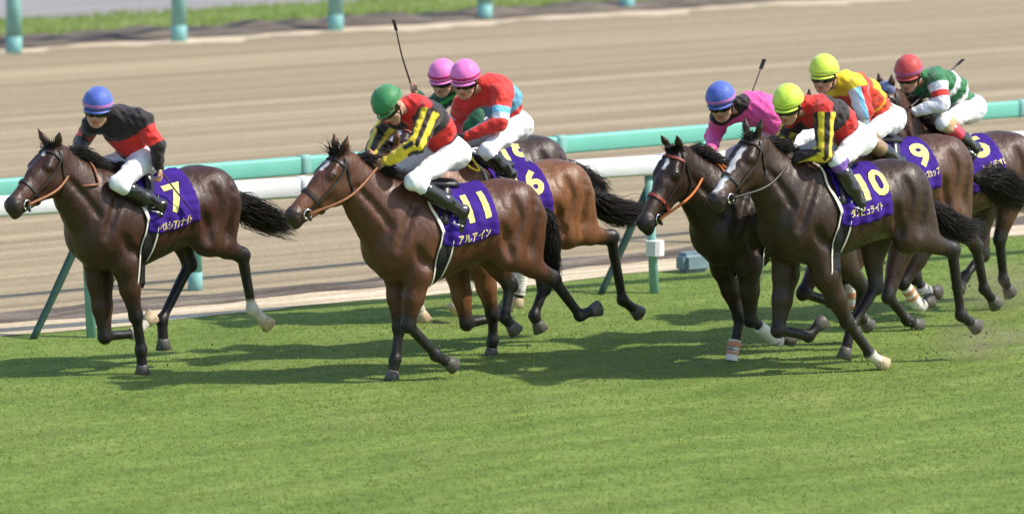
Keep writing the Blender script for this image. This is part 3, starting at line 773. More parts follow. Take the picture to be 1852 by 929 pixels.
    def lettering(name, text, cx, cs, w, hgt, sgn, bold):
        cu = bpy.data.curves.new('lettering_tmp', 'FONT'); cu.body = text; cu.size = 1.0; cu.offset = bold; cu.resolution_u = 3
        cu.align_x = 'CENTER'; cu.align_y = 'CENTER'
        to = bpy.data.objects.new('lettering_tmp', cu); COL.objects.link(to)
        dg = bpy.context.evaluated_depsgraph_get(); dg.update()
        me = bpy.data.meshes.new_from_object(to.evaluated_get(dg))
        bpy.data.objects.remove(to); bpy.data.curves.remove(cu)
        bm = bmesh.new(); bm.from_mesh(me); bpy.data.meshes.remove(me)
        co = np.array([v.co[:] for v in bm.verts])
        l0, h0 = co.min(0), co.max(0)
        for axis in (0, 1):
            for q in np.linspace(l0[axis], h0[axis], 10)[1:-1]:
                nn = Vector((1, 0, 0)) if axis == 0 else Vector((0, 1, 0))
                bmesh.ops.bisect_plane(bm, geom=bm.verts[:] + bm.edges[:] + bm.faces[:], plane_co=nn * q, plane_no=nn, dist=1e-5)
        bm.verts.index_update()
        co = np.array([v.co[:] for v in bm.verts]); fs = [tuple(v.index for v in fa.verts) for fa in bm.faces]; bm.free()
        X2 = (co[:, 0] - (l0[0] + h0[0]) / 2) / (h0[0] - l0[0]) * w; Y2 = (co[:, 1] - (l0[1] + h0[1]) / 2) / (h0[1] - l0[1]) * hgt
        p = on_cloth(cx - sgn * X2, cs - Y2, sgn, .0055)
        add_mesh(name, p, fs, M['yellow_print'], cl, smooth=False)
    if npos is None: npos = [-.02, .26, 1.29 + dz]
    for sgn in (1, -1):
        wn_ = {1: .170, 2: .250}[len(num)] if num != '11' else .195
        lettering('number_print', num, npos[0] - (.035 if len(num) > 1 else .012) if sgn > 0 else -.02, s_of(npos), wn_, .235, sgn, .035)
        if spec.get('name'):
            lp = lpos or npos
            lettering('name_print', spec['name'], lp[0] if sgn > 0 else -.02, s_of(lp) if lpos else s_of(npos) + .19, min(.30, .052 * len(spec['name']) + .02), .062, sgn, .012)
    # girth with cream edging
    an = np.radians(np.linspace(58, 302, 60))
    gx = .215 + .075 * (1 - np.cos(an)) / 2 * 1.0
    def girth_band(name, dx, width, off, mat, par):
        zc = (np.interp(gx, _xs, _T) + np.interp(gx, _xs, _B)) / 2 + dz
        dirs = np.stack([an * 0, np.sin(an), np.cos(an)], -1)
        o_ = np.stack([gx + dx, an * 0, zc], -1)
        pts = f.march(o_ + dirs * .5, -dirs, .45, off)
        pts[1:-1] = (pts[2:] + pts[:-2] + 2 * pts[1:-1]) / 4
        nn = nrm(dirs)
        return ribbon(name, pts, nn, width, .006, mat, par)
    gb = girth_band('girth', -.02, .085, .008, M['black_web'], root)
    girth_band('girth_edge', .027, .011, .010, M['white_print'], gb)
    girth_band('girth_edge', -.067, .011, .010, M['white_print'], gb)
    # saddle, lying low over the cloth, and the pad's cream edge in front of it
    fs_ = Field((-.25, -.32, 1.05 + dz), (.45, .32, 1.62 + dz), .014)
    fs_.cone(Zf(.26, 0, 1.425), Zf(.02, 0, 1.40), .05, .045, .03, sc=1.9)
    fs_.cone(Zf(.31, 0, 1.475), Zf(.27, 0, 1.46), .028, .030, .03, sc=1.6)
    for sgn in (1, -1):
        fs_.cone(Zf(.16, sgn * .15, 1.36), Zf(.24, sgn * .262, 1.17), .05, .035, .04, u=(0, 1, 0), sc=.5)
    vs_, qs_ = fs_.mesh()
    sad = add_mesh('saddle', vs_, qs_, M['saddle'], root)
    for sgn in (1, -1):
        gd = [Zf(.37, sgn * .07, 1.43), Zf(.345, sgn * .19, 1.33), Zf(.30, sgn * .26, 1.20), Zf(.265, sgn * .28, 1.08)]
        pts = f.project(catmull(gd, 20), .012, 6)
        ribbon('pad_edge', pts, f.grad(pts), np.linspace(.009, .028, 20), .008, M['white_print'], sad)
        # stirrup leather and iron at the rider's foot
        an_ = np.array(D['J']['anL']) * np.array([1, sgn, 1]); toe = np.array(D['J']['toL']) * np.array([1, sgn, 1])
        ft = an_ * .35 + toe * .65
        top = np.array(Zf(.18, sgn * .275, 1.27))
        tube('stirrup_strap', [top, (top + ft) / 2 + np.array([0, sgn * .02, 0]), ft + np.array([0, sgn * .01, .06])], .009, M['dark_leather'], sad, 6)
        a2 = np.linspace(0, 2 * np.pi, 15)
        fd = nrm(np.cross(nrm(toe - an_), [0, 1.0, 0]))
        ir = ft + np.outer(np.cos(a2), [0, 1.0, 0]) * .055 + np.outer(np.sin(a2), fd) * .058
        tube('stirrup_iron', ir, .007, M['steel'], sad, 6)
    # reins to the rider's hands
    rm = M[spec.get('rein', 'dark_leather')]
    for sgn, hk in ((1, 'haL'), (-1, 'haR')):
        hp_ = np.array(D['J'][hk])
        if key == 'h7' and sgn > 0: hp_ = np.array(D['J']['haR']) + np.array([0, .03, -.01])
        if key == 'h8' and sgn > 0: hp_ = np.array(D['J']['haR']) + np.array([0, .04, 0])
        if key == 'h18' and sgn < 0: hp_ = np.array(D['J']['haL']) + np.array([0, -.05, 0])
        m_ = bits[sgn] * .5 + hp_ * .5 + np.array([0, sgn * .075, -.045])
        pts = catmull([bits[sgn] + np.array([0, sgn * .01, 0]), m_, hp_], 20)
        o_ = tube('rein', pts, .0105, rm, root, 6)
    # the slack of the rein hanging from the hands
    if key not in ('h7', 'h16', 'h8'): return finish(root, f, spec, H, ax, up, lt)
    hp_ = np.array(D['J']['haL' if key == 'h16' else 'haR'])
    bt_ = hp_ + np.array([-.06, .0, -.22]); 
    pts = catmull([hp_, hp_ + np.array([-.02, .06, -.10]), bt_ + np.array([0, .14, 0]), bt_ + np.array([.07, .10, .03]), hp_ + np.array([.05, -.02, -.06])], 24)
    pts = f.project(pts, np.maximum(f.sample(pts), .012), 2)
    tube('rein', pts, .0095, rm, root, 6)
    return finish(root, f, spec, H, ax, up, lt)

def finish(root, f, spec, H, ax, up, lt):
    if spec.get('hood'):
        fh = Field(H(0, .1) - .25, H(0, .1) + .25, .011)
        fh.ell(H(-.02, .075), (.062, .085, .062), .03, R=[ax, lt, up])
        v_, q_ = fh.mesh()
        add_mesh('ear_hood', v_, q_, simple('blue_grey_ear_hood', (.20, .22, .36), .7, .2, .1, 30, .004, 30), root)
    return root, f

# ------------------------------------------------------------------ the rider
BLACK = np.array([.020, .013, .014]); RED = np.array([.66, .030, .022]); YEL = np.array([.82, .60, .035]); PINK = np.array([.80, .10, .36])
WHITE = np.array([.80, .79, .80]); LBLUE = np.array([.16, .46, .62]); GREEN = np.array([.030, .170, .060]); DGREEN = np.array([.012, .065, .030]); BGREEN = np.array([.07, .42, .08])

def mixc(C, col, m):
    return C * (1 - m[:, None]) + col * m[:, None]
def band(t, a, b, e=.02):
    return sstep(a - e, a + e, t) * (1 - sstep(b - e, b + e, t))

def silk_pattern(kind, part, t, lat, fr, ang):
    # part 0 torso (t: hip 0 .. neck 1), 1 upper arm, 2 forearm (t from the shoulder side); lat across the back, fr = back(-)/front(+), ang round the sleeve
    n = len(t); C = np.zeros((n, 3))
    to, ua, fa = part == 0, part == 1, part == 2
    if kind == 'black_red_hoop':
        C[:] = BLACK
        C = mixc(C, RED, to * band(t, .12, .52)); C = mixc(C, RED, ua * band(t, .30, .92))
    elif kind == 'sash_stripes':
        C[:] = BLACK * 1.25
        C = mixc(C, RED, to * np.maximum(band(t, .14, .40), np.maximum((1 - sstep(.045, .065, np.abs(lat))), sstep(.90, .95, t))))
        st = np.maximum(band(ang, .40, 1.05, .06), band(ang, -.85, -.20, .06)); st = np.maximum(st, np.maximum(band(ang, 2.2, 2.9, .06), band(ang, -2.7, -2.0, .06)))
        C = mixc(C, YEL, (ua | fa) * st)
    elif kind == 'red_blue':
        C[:] = RED * np.array([1.05, 1.3, 1.3])
        C = mixc(C, LBLUE * .8, to * band(t, .26, .60))
        C = mixc(C, LBLUE * 1.3, ua * band(t, .50, .92)); C = mixc(C, WHITE, ua * band(t, .74, .95) )
    elif kind == 'greens':
        C[:] = DGREEN * 1.3
        C = mixc(C, BGREEN, to * band(np.mod(t * 4, 1), .35, .65)); C = mixc(C, GREEN, (ua | fa) * band(np.mod(t * 2.2, 1), .3, .7))
    elif kind == 'pink_black':
        C[:] = PINK
        C = mixc(C, BLACK, to * (band(np.abs(lat), .065, .095, .012)) * band(t, .62, .80)); C = mixc(C, BLACK, to * sstep(.96, .99, t))
        C = mixc(C, WHITE, fa * band(t, .0, .5) * (lat > 0)); 
    elif kind == 'yellow_red':
        C[:] = YEL * np.array([1.05, 1, .6])
        C = mixc(C, RED * np.array([1.1, 1.8, 1]), to * np.maximum(np.maximum(band(t, .03, .27), band(t, .62, .86)), sstep(-.06, -.03, fr) * band(t, .3, .88)))
        C = mixc(C, WHITE, ua | fa); C = mixc(C, LBLUE * 1.5, (ua | fa) * band(ang, .2, .7, .05)); C = mixc(C, RED, (ua | fa) * np.maximum(band(ang, -.9, .15, .05), band(ang, 2.2, 3.0, .05)))
        C = mixc(C, LBLUE * 1.3, fa * band(t, .55, .75)); C = mixc(C, RED, fa * sstep(.76, .8, t))
    elif kind == 'green_hoops':
        C[:] = GREEN
        C = mixc(C, WHITE, to * np.maximum(band(t, .22, .36), band(t, .52, .66))); C = mixc(C, WHITE, ua | fa); C = mixc(C, RED, ua * band(t, .42, .72))
    return C

def build_jockey(key, spec):
    D = DATA[key]; J = {k: np.array(v, float) for k, v in D['J'].items()}
    a = math.radians(D['yaw']); rz = math.atan2(-math.sin(a), -math.cos(a))
    if key == 'h18': pass
    # the hips and the knees of the far side follow from the near side
    hip, nk, hd = J['hip'], J['nk'], J['hd']
    tdir = nrm(nk - hip)
    lat = nrm(J['shL'] - J['shR'] + np.array([0, .25, 0])); lat = nrm(lat - tdir * (lat @ tdir))
    bk = nrm(np.cross(lat, tdir)); bk = bk * (1 if bk[2] > 0 else -1)          # towards the back of the torso
    base = np.array([hip[0] - .02, 0.0, 1.15])
    root = empty('person', (0, 0, 0), rz)
    ca, sa = math.cos(rz), math.sin(rz)
    root.location = (D['X'] + ca * base[0] - sa * base[1], D['Y'] + sa * base[0] + ca * base[1], base[2])
    tag(root, spec['label'], 'jockey', 'jockeys riding in the race')
    sh = {1: J['shL'], -1: J['shR']}; el = {1: J['elL'], -1: J['elR']}; ha = {1: J['haL'], -1: J['haR']}
    kn = {1: J['knL'], -1: J['knR']}; mir = np.array([1, -1, 1])
    an = {1: J['anL'], -1: J['anL'] * mir}; to_ = {1: J['toL'], -1: J['toL'] * mir}
    if spec.get('kneemirror', True):
        kn[-1] = kn[-1] * .3 + (J['knL'] * mir) * .7
    # face frame
    az, pt, rl = [math.radians(x) for x in spec.get('face', (30, 28, 0))]
    fz = np.array([math.cos(az) * math.cos(pt), math.sin(az) * math.cos(pt), -math.sin(pt)])
    uu = np.array([0, 0, 1.0]); uu = nrm(uu - fz * (uu @ fz)); ll = np.cross(uu, fz)
    uu, ll = uu * math.cos(rl) + ll * math.sin(rl), ll * math.cos(rl) - uu * math.sin(rl)
    RF = [fz, ll, uu]
    hc = hd - uu * .012
    def hp(f_, l_, u_): return hc + fz * f_ + ll * l_ + uu * u_
    pts = np.array([hd, nk, hip] + [v for d_ in (sh, el, ha, kn, an, to_) for v in d_.values()])
    lo = pts.min(0) - .17; hi = pts.max(0) + .17
    hipj = {s: hip + np.array([0, s * .085, -.01]) for s in (1, -1)}
    butt = hip - tdir * .02
    back = hip * .5 + nk * .5 + bk * .035
    chest = hip * .25 + nk * .75 + bk * .012
    neckb = nk
    h = spec.get('h', .0085)

    # ---- body (skin)
    f = Field(lo, hi, h)
    f.cone(butt, back, .098, .090, .05, u=lat, sc=1.30)
    f.cone(back, chest, .090, .100, .05, u=lat, sc=1.35)
    f.cone(chest, neckb, .085, .050, .05, u=lat, sc=1.2)
    f.cone(neckb - tdir * .03, hp(-.035, 0, -.10), .054, .052, .03)
    f.ell(hp(-.012, 0, .015), (.100, .078, .100), .03, R=RF)
    f.ell(hp(.030, 0, -.075), (.066, .060, .078), .025, R=RF)
    f.ell(hp(.062, 0, -.142), (.030, .032, .024), .02, R=RF)                 # chin
    f.cone(hp(.082, 0, -.030), hp(.108, 0, -.078), .011, .015, .014)          # nose
    for s in (1, -1):
        f.ell(hp(.100, s * .012, -.082), (.010, .009, .008), .008, R=RF)
        f.ell(hp(.062, s * .043, -.068), (.026, .022, .020), .02, R=RF)       # cheekbone
        f.ell(hp(.082, s * .032, -.040), (.016, .020, .013), .012, R=RF, sub=True)
        f.ell(hp(.070, s * .030, -.022), (.020, .026, .008), .012, R=RF)      # brow
        f.ell(hp(-.010, s * .078, -.045), (.022, .009, .032), .010, R=RF)     # ear
        f.cone(hp(.045, s * .052, -.10), hp(.060, s * .030, -.135), .020, .018, .02)
    f.ell(hp(.088, 0, -.106), (.016, .026, .007), .006, R=RF); f.ell(hp(.084, 0, -.120), (.016, .023, .008), .006, R=RF)
    f.ell(hp(.102, 0, -.1135), (.014, .024, .003), .004, R=RF, sub=True)
    for s in (1, -1):
        f.cone(chest * .6 + nk * .4, sh[s], .065, .056, .05)
        f.cone(sh[s], el[s], .052, .041, .03)
        wr = el[s] + (ha[s] - el[s]) * .90
        f.cone(el[s], wr, .041, .027, .03)
        f.cone(butt, hipj[s], .095, .095, .05)
        f.cone(hipj[s], kn[s], .080, .046, .04)
        f.cone(kn[s], an[s], .044, .032, .04)
        # hand: palm, four curled fingers of unequal length and a thumb
        fd = nrm(ha[s] - el[s]); across = nrm(np.array([.25, s * .2, 1.0]) - fd * (np.array([.25, s * .2, 1.0]) @ fd)); inn = np.cross(fd, across) * s
        inn = nrm(inn) * (1 if (inn @ np.array([0, -s, -.2])) > 0 else -1)
        pc = wr + fd * .040
        f.ell(pc, (.040, .036, .017), .012, R=[fd, across, inn])
        for i, (o_, L_) in enumerate(((.028, .036), (.010, .041), (-.009, .038), (-.027, .031))):
            b0 = pc + fd * .030 + across * o_
            b1 = b0 + fd * L_ * .60 + inn * .012
            b2 = b1 + inn * L_ * .75 - fd * .006
            b3 = b2 - fd * L_ * .62 + inn * .002
            f.cone(b0, b1, .0105, .0102, .006); f.cone(b1, b2, .0102, .0095, .004); f.cone(b2, b3, .0095, .0085, .004)
        t0 = pc - fd * .018 + across * .030 + inn * .006
        t1 = t0 + fd * .028 + across * .014 + inn * .014; t2 = t1 + fd * .026 - across * .006 + inn * .012
        f.cone(t0, t1, .013, .011, .01); f.cone(t1, t2, .011, .009, .006)
    V, Q = f.mesh()
    C = np.tile(np.array(spec.get('skin', (.50, .27, .17))), (len(V), 1))
    q = V - hc; qf, ql, qu = q @ fz, q @ ll, q @ uu
    lips = (qf > .085) & (np.abs(ql) < .026) & (qu < -.100) & (qu > -.126)
    C[lips] = C[lips] * np.array([.85, .5, .5])
    if spec.get('gloves'):
        for s in (1, -1):
            m = np.linalg.norm(V - ha[s], axis=1) < .11; C[m] = (.03, .028, .03)
    add_mesh('body', V, Q, M['skin'], root, colors=C, off=base)

    ph = rng.random(6) * 6
    def wrinkle(fld, amp, fq=34):
        X, Y, Z = fld.ax[0][:, None, None], fld.ax[1][None, :, None], fld.ax[2][None, None, :]
        A = np.sin(X * fq + Z * fq * .6 + ph[0] + 2.2 * np.sin(Y * 13 + ph[1])); B = np.sin(Z * fq * 1.1 - X * fq * .5 + Y * 17 + ph[2] + 1.8 * np.sin(X * 11 + ph[3]))
        fld.F += (amp * A * np.abs(B)).astype(np.float32)
    # ---- silks
    fj = Field(np.minimum(lo, lo), hi, h)
    w0 = hip * .90 + nk * .10
    fj.cone(w0, back, .104, .116, .05, u=lat, sc=1.32)
    fj.cone(back, chest, .116, .122, .05, u=lat, sc=1.38)
    fj.cone(chest, neckb, .108, .066, .05, u=lat, sc=1.25)
    fj.cone(neckb - tdir * .02, nk + nrm(hp(-.035, 0, -.10) - nk) * .035, .066, .064, .02)
    for s in (1, -1):
        fj.cone(chest * .6 + nk * .4, sh[s], .085, .074, .05)
        m_ = sh[s] * .45 + el[s] * .55
        fj.cone(sh[s], m_, .073, .066, .03); fj.cone(m_, el[s], .066, .060, .02)
        wr = el[s] + (ha[s] - el[s]) * .84
        fj.cone(el[s], wr, .060, .042, .025)
    wrinkle(fj, .0105, 34)
    # cut the hem square across the hips
    X, Y, Z = fj.ax[0][:, None, None], fj.ax[1][None, :, None], fj.ax[2][None, None, :]
    V, Q = fj.mesh()
    L_ = np.linalg.norm(nk - w0)
    tt = (V - w0) @ tdir / L_; ltv = (V - w0) @ lat; frv = -((V - w0) @ bk)
    part = np.zeros(len(V), int); t = tt.copy(); ang = np.zeros(len(V))
    dt = np.minimum(seg_dist(V, w0, chest)[0] - .125, np.minimum(seg_dist(V, chest, nk)[0] - .09, np.minimum(np.abs(ltv) * 1.0 + np.abs(frv) * .0 + 9, 9)))
    for s in (1, -1):
        wr = el[s] + (ha[s] - el[s]) * .84
        d1, t1 = seg_dist(V, sh[s], el[s]); d2, t2 = seg_dist(V, el[s], wr)
        dt2, _ = seg_dist(V, back, chest)
        m1 = (d1 - .062 < dt - .012) & (d1 <= d2) & (t1 > .03); m2 = (d2 - .050 < dt - .01) & (d2 < d1)
        for m, a0, b0, tv, pn in ((m1, sh[s], el[s], t1, 1), (m2, el[s], wr, t2, 2)):
            part[m] = pn; t[m] = tv[m]
            ad = nrm(b0 - a0); e1 = nrm(np.array([.3, s * 1.0, .6]) - ad * (np.array([.3, s * 1.0, .6]) @ ad)); e2 = np.cross(ad, e1)
            r_ = V - a0; ang[m] = np.arctan2((r_ @ e2)[m] * s, (r_ @ e1)[m])
        if pn: ltv = np.where((part > 0) & (d1 < .12) | (part > 0) & (d2 < .12), np.abs(ltv) * s, ltv)
    C = silk_pattern(spec['silk'], part, t, ltv, frv, ang)
    add_mesh('jacket', V, Q, M['silk'], root, colors=C, off=base)

    # ---- breeches
    fb = Field(lo, hi, h)
    fb.cone(butt - tdir * .02, w0, .116, .086, .05, u=lat, sc=1.25)
    for s in (1, -1):
        fb.cone(butt, hipj[s], .106, .104, .05)
        m_ = hipj[s] * .5 + kn[s] * .5
        fb.cone(hipj[s], m_, .097, .076, .04); fb.cone(m_, kn[s], .076, .058, .03)
        fb.cone(kn[s], kn[s] * .62 + an[s] * .38, .058, .052, .03)
    wrinkle(fb, .0065, 30)
    V, Q = fb.mesh()
    C = np.tile(WHITE, (len(V), 1))
    if spec.get('knee'):
        for s in (1, -1):
            d, t = seg_dist(V, kn[s], an[s]); C = mixc(C, np.array(spec['knee']), ((d < .085) & (t > .02)).astype(float))
    add_mesh('breeches', V, Q, M['breeches'], root, colors=C, off=base)

    # ---- boots
    for s in (1, -1):
        top = kn[s] * .70 + an[s] * .30
        allb = np.array([top, an[s], to_[s]])
        fo = Field(allb.min(0) - .13, allb.max(0) + .13, .0085)
        sd_ = nrm(top - an[s])
        fo.cone(top, an[s] * .55 + top * .45, .064, .061, .02); fo.cone(an[s] * .55 + top * .45, an[s], .061, .044, .02)
        tv = nrm(to_[s] - an[s]); tv = nrm(tv - sd_ * .15)
        t1 = an[s] + tv * max(.135, np.linalg.norm(to_[s] - an[s]))
        fo.cone(an[s] - sd_ * .022, t1 - sd_ * .010, .040, .034, .025)
        fo.ell(an[s] - sd_ * .030 - tv * .030, (.034, .034, .034), .02)
        V, Q = fo.mesh()
        C = np.tile(np.array(spec.get('bootc', (.012, .011, .011))), (len(V), 1))
        d, t = seg_dist(V, top, an[s])
        if spec.get('boottop') is not None: C = mixc(C, np.array(spec['boottop']), ((t < .34) & (d < .08)).astype(float))
        add_mesh('boot', V, Q, M['boot'], root, colors=C, off=base)

    # ---- helmet with its silk cover, rim band, peak and strap
    hb = helmet_mat(spec['helmet'], spec['hcol'])
    nth, nph = 26, 48
    vv = []
    for i in range(nth):
        th = math.radians(2) + (math.radians(99) - math.radians(2)) * i / (nth - 1)
        for j in range(nph):
            p = 2 * math.pi * j / nph
            r_ = 1 + .006 * math.cos(6 * p) * math.sin(th) + .004 * math.sin(3 * p + 5 * th)
            x, y, z = math.sin(th) * math.cos(p), math.sin(th) * math.sin(p), math.cos(th)
            zz = .116 * z if z > 0 else .135 * z
            zz -= .020 * max(0, -x) * (th / 1.85) ** 2      # lower at the nape
            vv.append(hp(-.004 + .127 * x * r_, .109 * y * r_, .012 + zz * r_))
    inner = [hp(-.004, 0, .0) + (np.array(v) - hp(-.004, 0, .0)) * .93 for v in vv]
    n1 = len(vv)
    ff = []
    for i in range(nth - 1):
        for j in range(nph):
            k = (j + 1) % nph
            ff.append((i * nph + j, i * nph + k, (i + 1) * nph + k, (i + 1) * nph + j))
    ff.append(tuple(range(nph)))
    e0 = (nth - 1) * nph
    ff2 = [tuple(n1 + q for q in reversed(t)) for t in ff]
    rim = [(e0 + j, e0 + (j + 1) % nph, n1 + e0 + (j + 1) % nph, n1 + e0 + j) for j in range(nph)]
    hl = add_mesh('helmet', vv + inner, ff + ff2 + rim, hb, root, off=base)
    rb = []
    for j in range(nph + 1):
        p = 2 * math.pi * j / nph
        v0 = np.array(vv[(nth - 4) * nph + j % nph]); rb.append(v0)
    rb = np.array(rb[:-1])
    ribbon('helmet_band', rb, rb - hp(-.004, 0, .01), .018, .004, helmet_mat(spec['helmet'] + '_band', spec.get('band', spec['hcol'])), hl, off=base, closed=True)
    # peak
    pv = []
    for r_, dz_ in ((1.0, 0), (1.08, -.003), (1.15, -.008)):
        for j in range(15):
            p = math.radians(-62 + 124 * j / 14)
            ext = 1 + (r_ - 1) * math.cos(p * 1.35)
            pv.append(hp(-.004 + .125 * math.cos(p) * ext, .107 * math.sin(p) * ext, -.018 + dz_))
    pv2 = [v - uu * .006 for v in pv]
    pf = [(i * 15 + j, i * 15 + j + 1, (i + 1) * 15 + j + 1, (i + 1) * 15 + j) for i in range(2) for j in range(14)]
    pf = pf + [tuple(45 + q for q in reversed(t)) for t in pf] + [(30 + j, 30 + j + 1, 75 + j + 1, 75 + j) for j in range(14)]
    add_mesh('helmet_peak', pv + pv2, pf, hb, hl, off=base)
    for s in (1, -1):
        tube('chin_strap', catmull([hp(.01, s * .088, -.02), hp(.02, s * .080, -.08), hp(.045, s * .050, -.138), hp(.055, 0, -.166)], 10), .007, M['strap'], hl, 6, off=base)
    # goggles wrapping the eyes
    g = []
    for j in range(19):
        p = math.radians(-80 + 160 * j / 18)
        g.append(hp(-.012 + .117 * math.cos(p), .094 * math.sin(p), -.046))
    g = np.array(g); gw = np.interp(np.abs(np.linspace(-80, 80, 19)), [0, 8, 25, 55, 80], [.026, .036, .042, .034, .018])
    ribbon('goggles', g, g - hp(-.012, 0, -.046), gw, .010, M['goggles'], root, off=base)
    return root, base, rz

def to_world(key, p):
    D = DATA[key]; a = math.radians(D['yaw']); rz = math.atan2(-math.sin(a), -math.cos(a))
    return np.array([D['X'] + math.cos(rz) * p[0] - math.sin(rz) * p[1], D['Y'] + math.sin(rz) * p[0] + math.cos(rz) * p[1], p[2]])

def whip(key, grip, tip, label, bend=.02):
    D = DATA[key]; a = math.radians(D['yaw']); rz = math.atan2(-math.sin(a), -math.cos(a))
    g, t = np.array(grip, float), np.array(tip, float)
    d = nrm(t - g)
    root = empty('riding_whip', to_world(key, g), rz); tag(root, label, 'whip', 'riding whips held by jockeys')
    P = catmull([g - d * .07, g, (g + t) / 2 + np.array([bend, 0, bend]), t], 18)
    tube('shaft', P[3:], np.linspace(.0085, .0055, 15), M['whip'], root, 6, off=g)
    tube('handle', P[:5], .0125, M['dark_leather'], root, 8, off=g)
    ti = P[-1]; v, f_ = box_arrays(ti + d * .03, .09, .030, .006, d, nrm(np.cross(d, [0, 0, 1.0])), nrm(np.cross(np.cross(d, [0, 0, 1.0]), d)))
    add_mesh('popper', v, f_, M['dark_leather'], root, smooth=False, off=g)
    return root

# ------------------------------------------------------------------ the course: everything laid along the track
TD = np.array([math.cos(TRK), math.sin(TRK)]); TN = np.array([-math.sin(TRK), math.cos(TRK)])     # along / away across the course
def off_of(p): return float(np.array(p) @ TN)
LINES = dict(turf=off_of((-1.3, 44.02)), tan=off_of((-1.7, 44.35)), soil=off_of((-1.2, 45.65)), dirt_far=off_of((-3.0, 71.6)), ridge=off_of((-3.4, 73.3)), verge=off_of((-3.6, 76.0)), road=off_of((-4.0, 98.0)))
def strip(name, a, b, z, mat, s0=-160, s1=320, ns=2, nn=2, fn=None, wob=(0, 0), seed=0):
    r = np.random.default_rng(seed)
    ss = np.linspace(s0, s1, ns) if ns <= 2 else np.unique(np.concatenate([np.linspace(s0, 15, ns // 6), np.linspace(15, 75, ns), np.linspace(75, s1, ns // 6)]))
    V = []
    ph_ = r.random(8) * 6
    for s in ss:
        w = lambda k: .5 * math.sin(s * 1.7 + ph_[k]) + .3 * math.sin(s * 4.3 + ph_[k + 1]) + .2 * math.sin(s * 9.1 + ph_[k + 2])
        for j in range(nn):
            u = j / (nn - 1)
            q = (a + wob[0] * w(0)) * (1 - u) + (b + wob[1] * w(3)) * u
            p = TD * s + TN * q
            V.append((p[0], p[1], z + (fn(s, u) if fn else 0)))
    F = [(i * nn + j, (i + 1) * nn + j, (i + 1) * nn + j + 1, i * nn + j + 1) for i in range(len(ss) - 1) for j in range(nn - 1)]
    return tag(add_mesh(name, V, F, mat), kind='structure')

def sheet(name, half, z, mat):
    return tag(add_mesh(name, [(-half, -half, z), (half, -half, z), (half, half, z), (-half, half, z)], [(0, 1, 2, 3)], mat, smooth=False), kind='structure')

sheet('ground', 2000, -.030, GM['verge'])
strip('turf_course', LINES['turf'] - 60, LINES['turf'] + .35, .0, GM['turf'], ns=2)
strip('dirt_track', LINES['turf'] + .30, LINES['dirt_far'] + .4, -.012, GM['dirt'], ns=2)
strip('sand_edge', LINES['turf'] - .05, LINES['tan'] + .15, .005, GM['sand'], ns=300, wob=(.10, .08), seed=2)
def soil_h(s, u): return .030 * math.sin(math.pi * u) * (1 + .6 * math.sin(s * 3.1) * math.sin(s * .83))
strip('edge_soil', LINES['tan'] + .05, LINES['soil'] - .1, .009, GM['soil'], ns=420, nn=6, fn=soil_h, wob=(.10, .14), seed=3)
def ridge_h(s, u): return (.085 + .025 * math.sin(s * 3.3) + .025 * math.sin(s * 7.9 + 1)) * math.sin(math.pi * min(1, u * 1.35 + .02)) ** .8 if u < .74 else 0.0
strip('pale_sand_drift', LINES['dirt_far'] - .55, LINES['dirt_far'] + .5, -.006, GM['sand'], ns=300, wob=(.42, .1), seed=5)
strip('soil_bank', LINES['dirt_far'] + .05, LINES['ridge'] + .2, -.002, GM['soil'], ns=420, nn=8, fn=ridge_h, wob=(.18, .22), seed=6)
strip('far_verge', LINES['ridge'] - .2, LINES['verge'] + .1, -.010, GM['verge'], ns=300, nn=5, fn=lambda s, u: .05 * math.sin(math.pi * u) , wob=(.15, .25), seed=7)
strip('service_road', LINES['verge'] - .15, LINES['road'], -.018, GM['road'])

# ------------------------------------------------------------------ grass blades standing on the turf (uncountable)
def grass(name, n, inside, hmin, hmax, mat, wid, z0=0.0):
    P = inside(n); n = len(P)
    hgt = rng.uniform(hmin, hmax, n); az = rng.random(n) * 6.283
    lean = rng.uniform(.3, 1.6, n); laz = rng.random(n) * 6.283
    w = wid * rng.uniform(.6, 1.3, n)
    dx, dy = np.cos(az) * w, np.sin(az) * w
    b0 = np.stack([P[:, 0] - dx, P[:, 1] - dy, np.full(n, z0)], 1); b1 = np.stack([P[:, 0] + dx, P[:, 1] + dy, np.full(n, z0)], 1)
    ti = np.stack([P[:, 0] + np.cos(laz) * hgt * lean, P[:, 1] + np.sin(laz) * hgt * lean, z0 + hgt], 1)
    V = np.stack([b0, b1, ti], 1).reshape(-1, 3)
    F = np.arange(n * 3, dtype=np.int32).reshape(-1, 3)
    sx = P @ TD; sn = P @ TN
    pat = np.zeros(n)
    for k, (fa, fb, ph_) in enumerate(((.9, 2.4, 1.0), (2.1, 4.7, 2.2), (.35, 1.1, .4), (4.0, 7.7, 5.0))):
        pat += np.sin(sx * fa + 1.3 * np.sin(sn * fb * .6 + ph_) + ph_) * np.sin(sn * fb + ph_ * 2 + .8 * np.sin(sx * fa * .7)) / (1 + k * .4)
    g = np.clip(.5 + .22 * pat + rng.normal(0, .20, n), 0, 1)[:, None]
    C = np.array([.200, .282, .052]) * (1 - g) + np.array([.305, .400, .094]) * g
    dry = (rng.random(n) < .035)[:, None]
    C = np.where(dry, np.array([.26, .22, .09]), C)
    return tag(add_mesh(name, V, F, mat, smooth=False, colors=np.repeat(C, 3, axis=0).astype(np.float32)), kind='stuff')
gm, nt_, b_ = new_mat('grass_blade')
at_ = nt_.nodes.new('ShaderNodeAttribute'); at_.attribute_name = 'Col'
nt_.links.new(at_.outputs['Color'], b_.inputs['Base Color']); b_.inputs['Roughness'].default_value = .55; b_.inputs['Specular IOR Level'].default_value = .3
tr_ = nt_.nodes.new('ShaderNodeBsdfTranslucent'); nt_.links.new(at_.outputs['Color'], tr_.inputs[0])
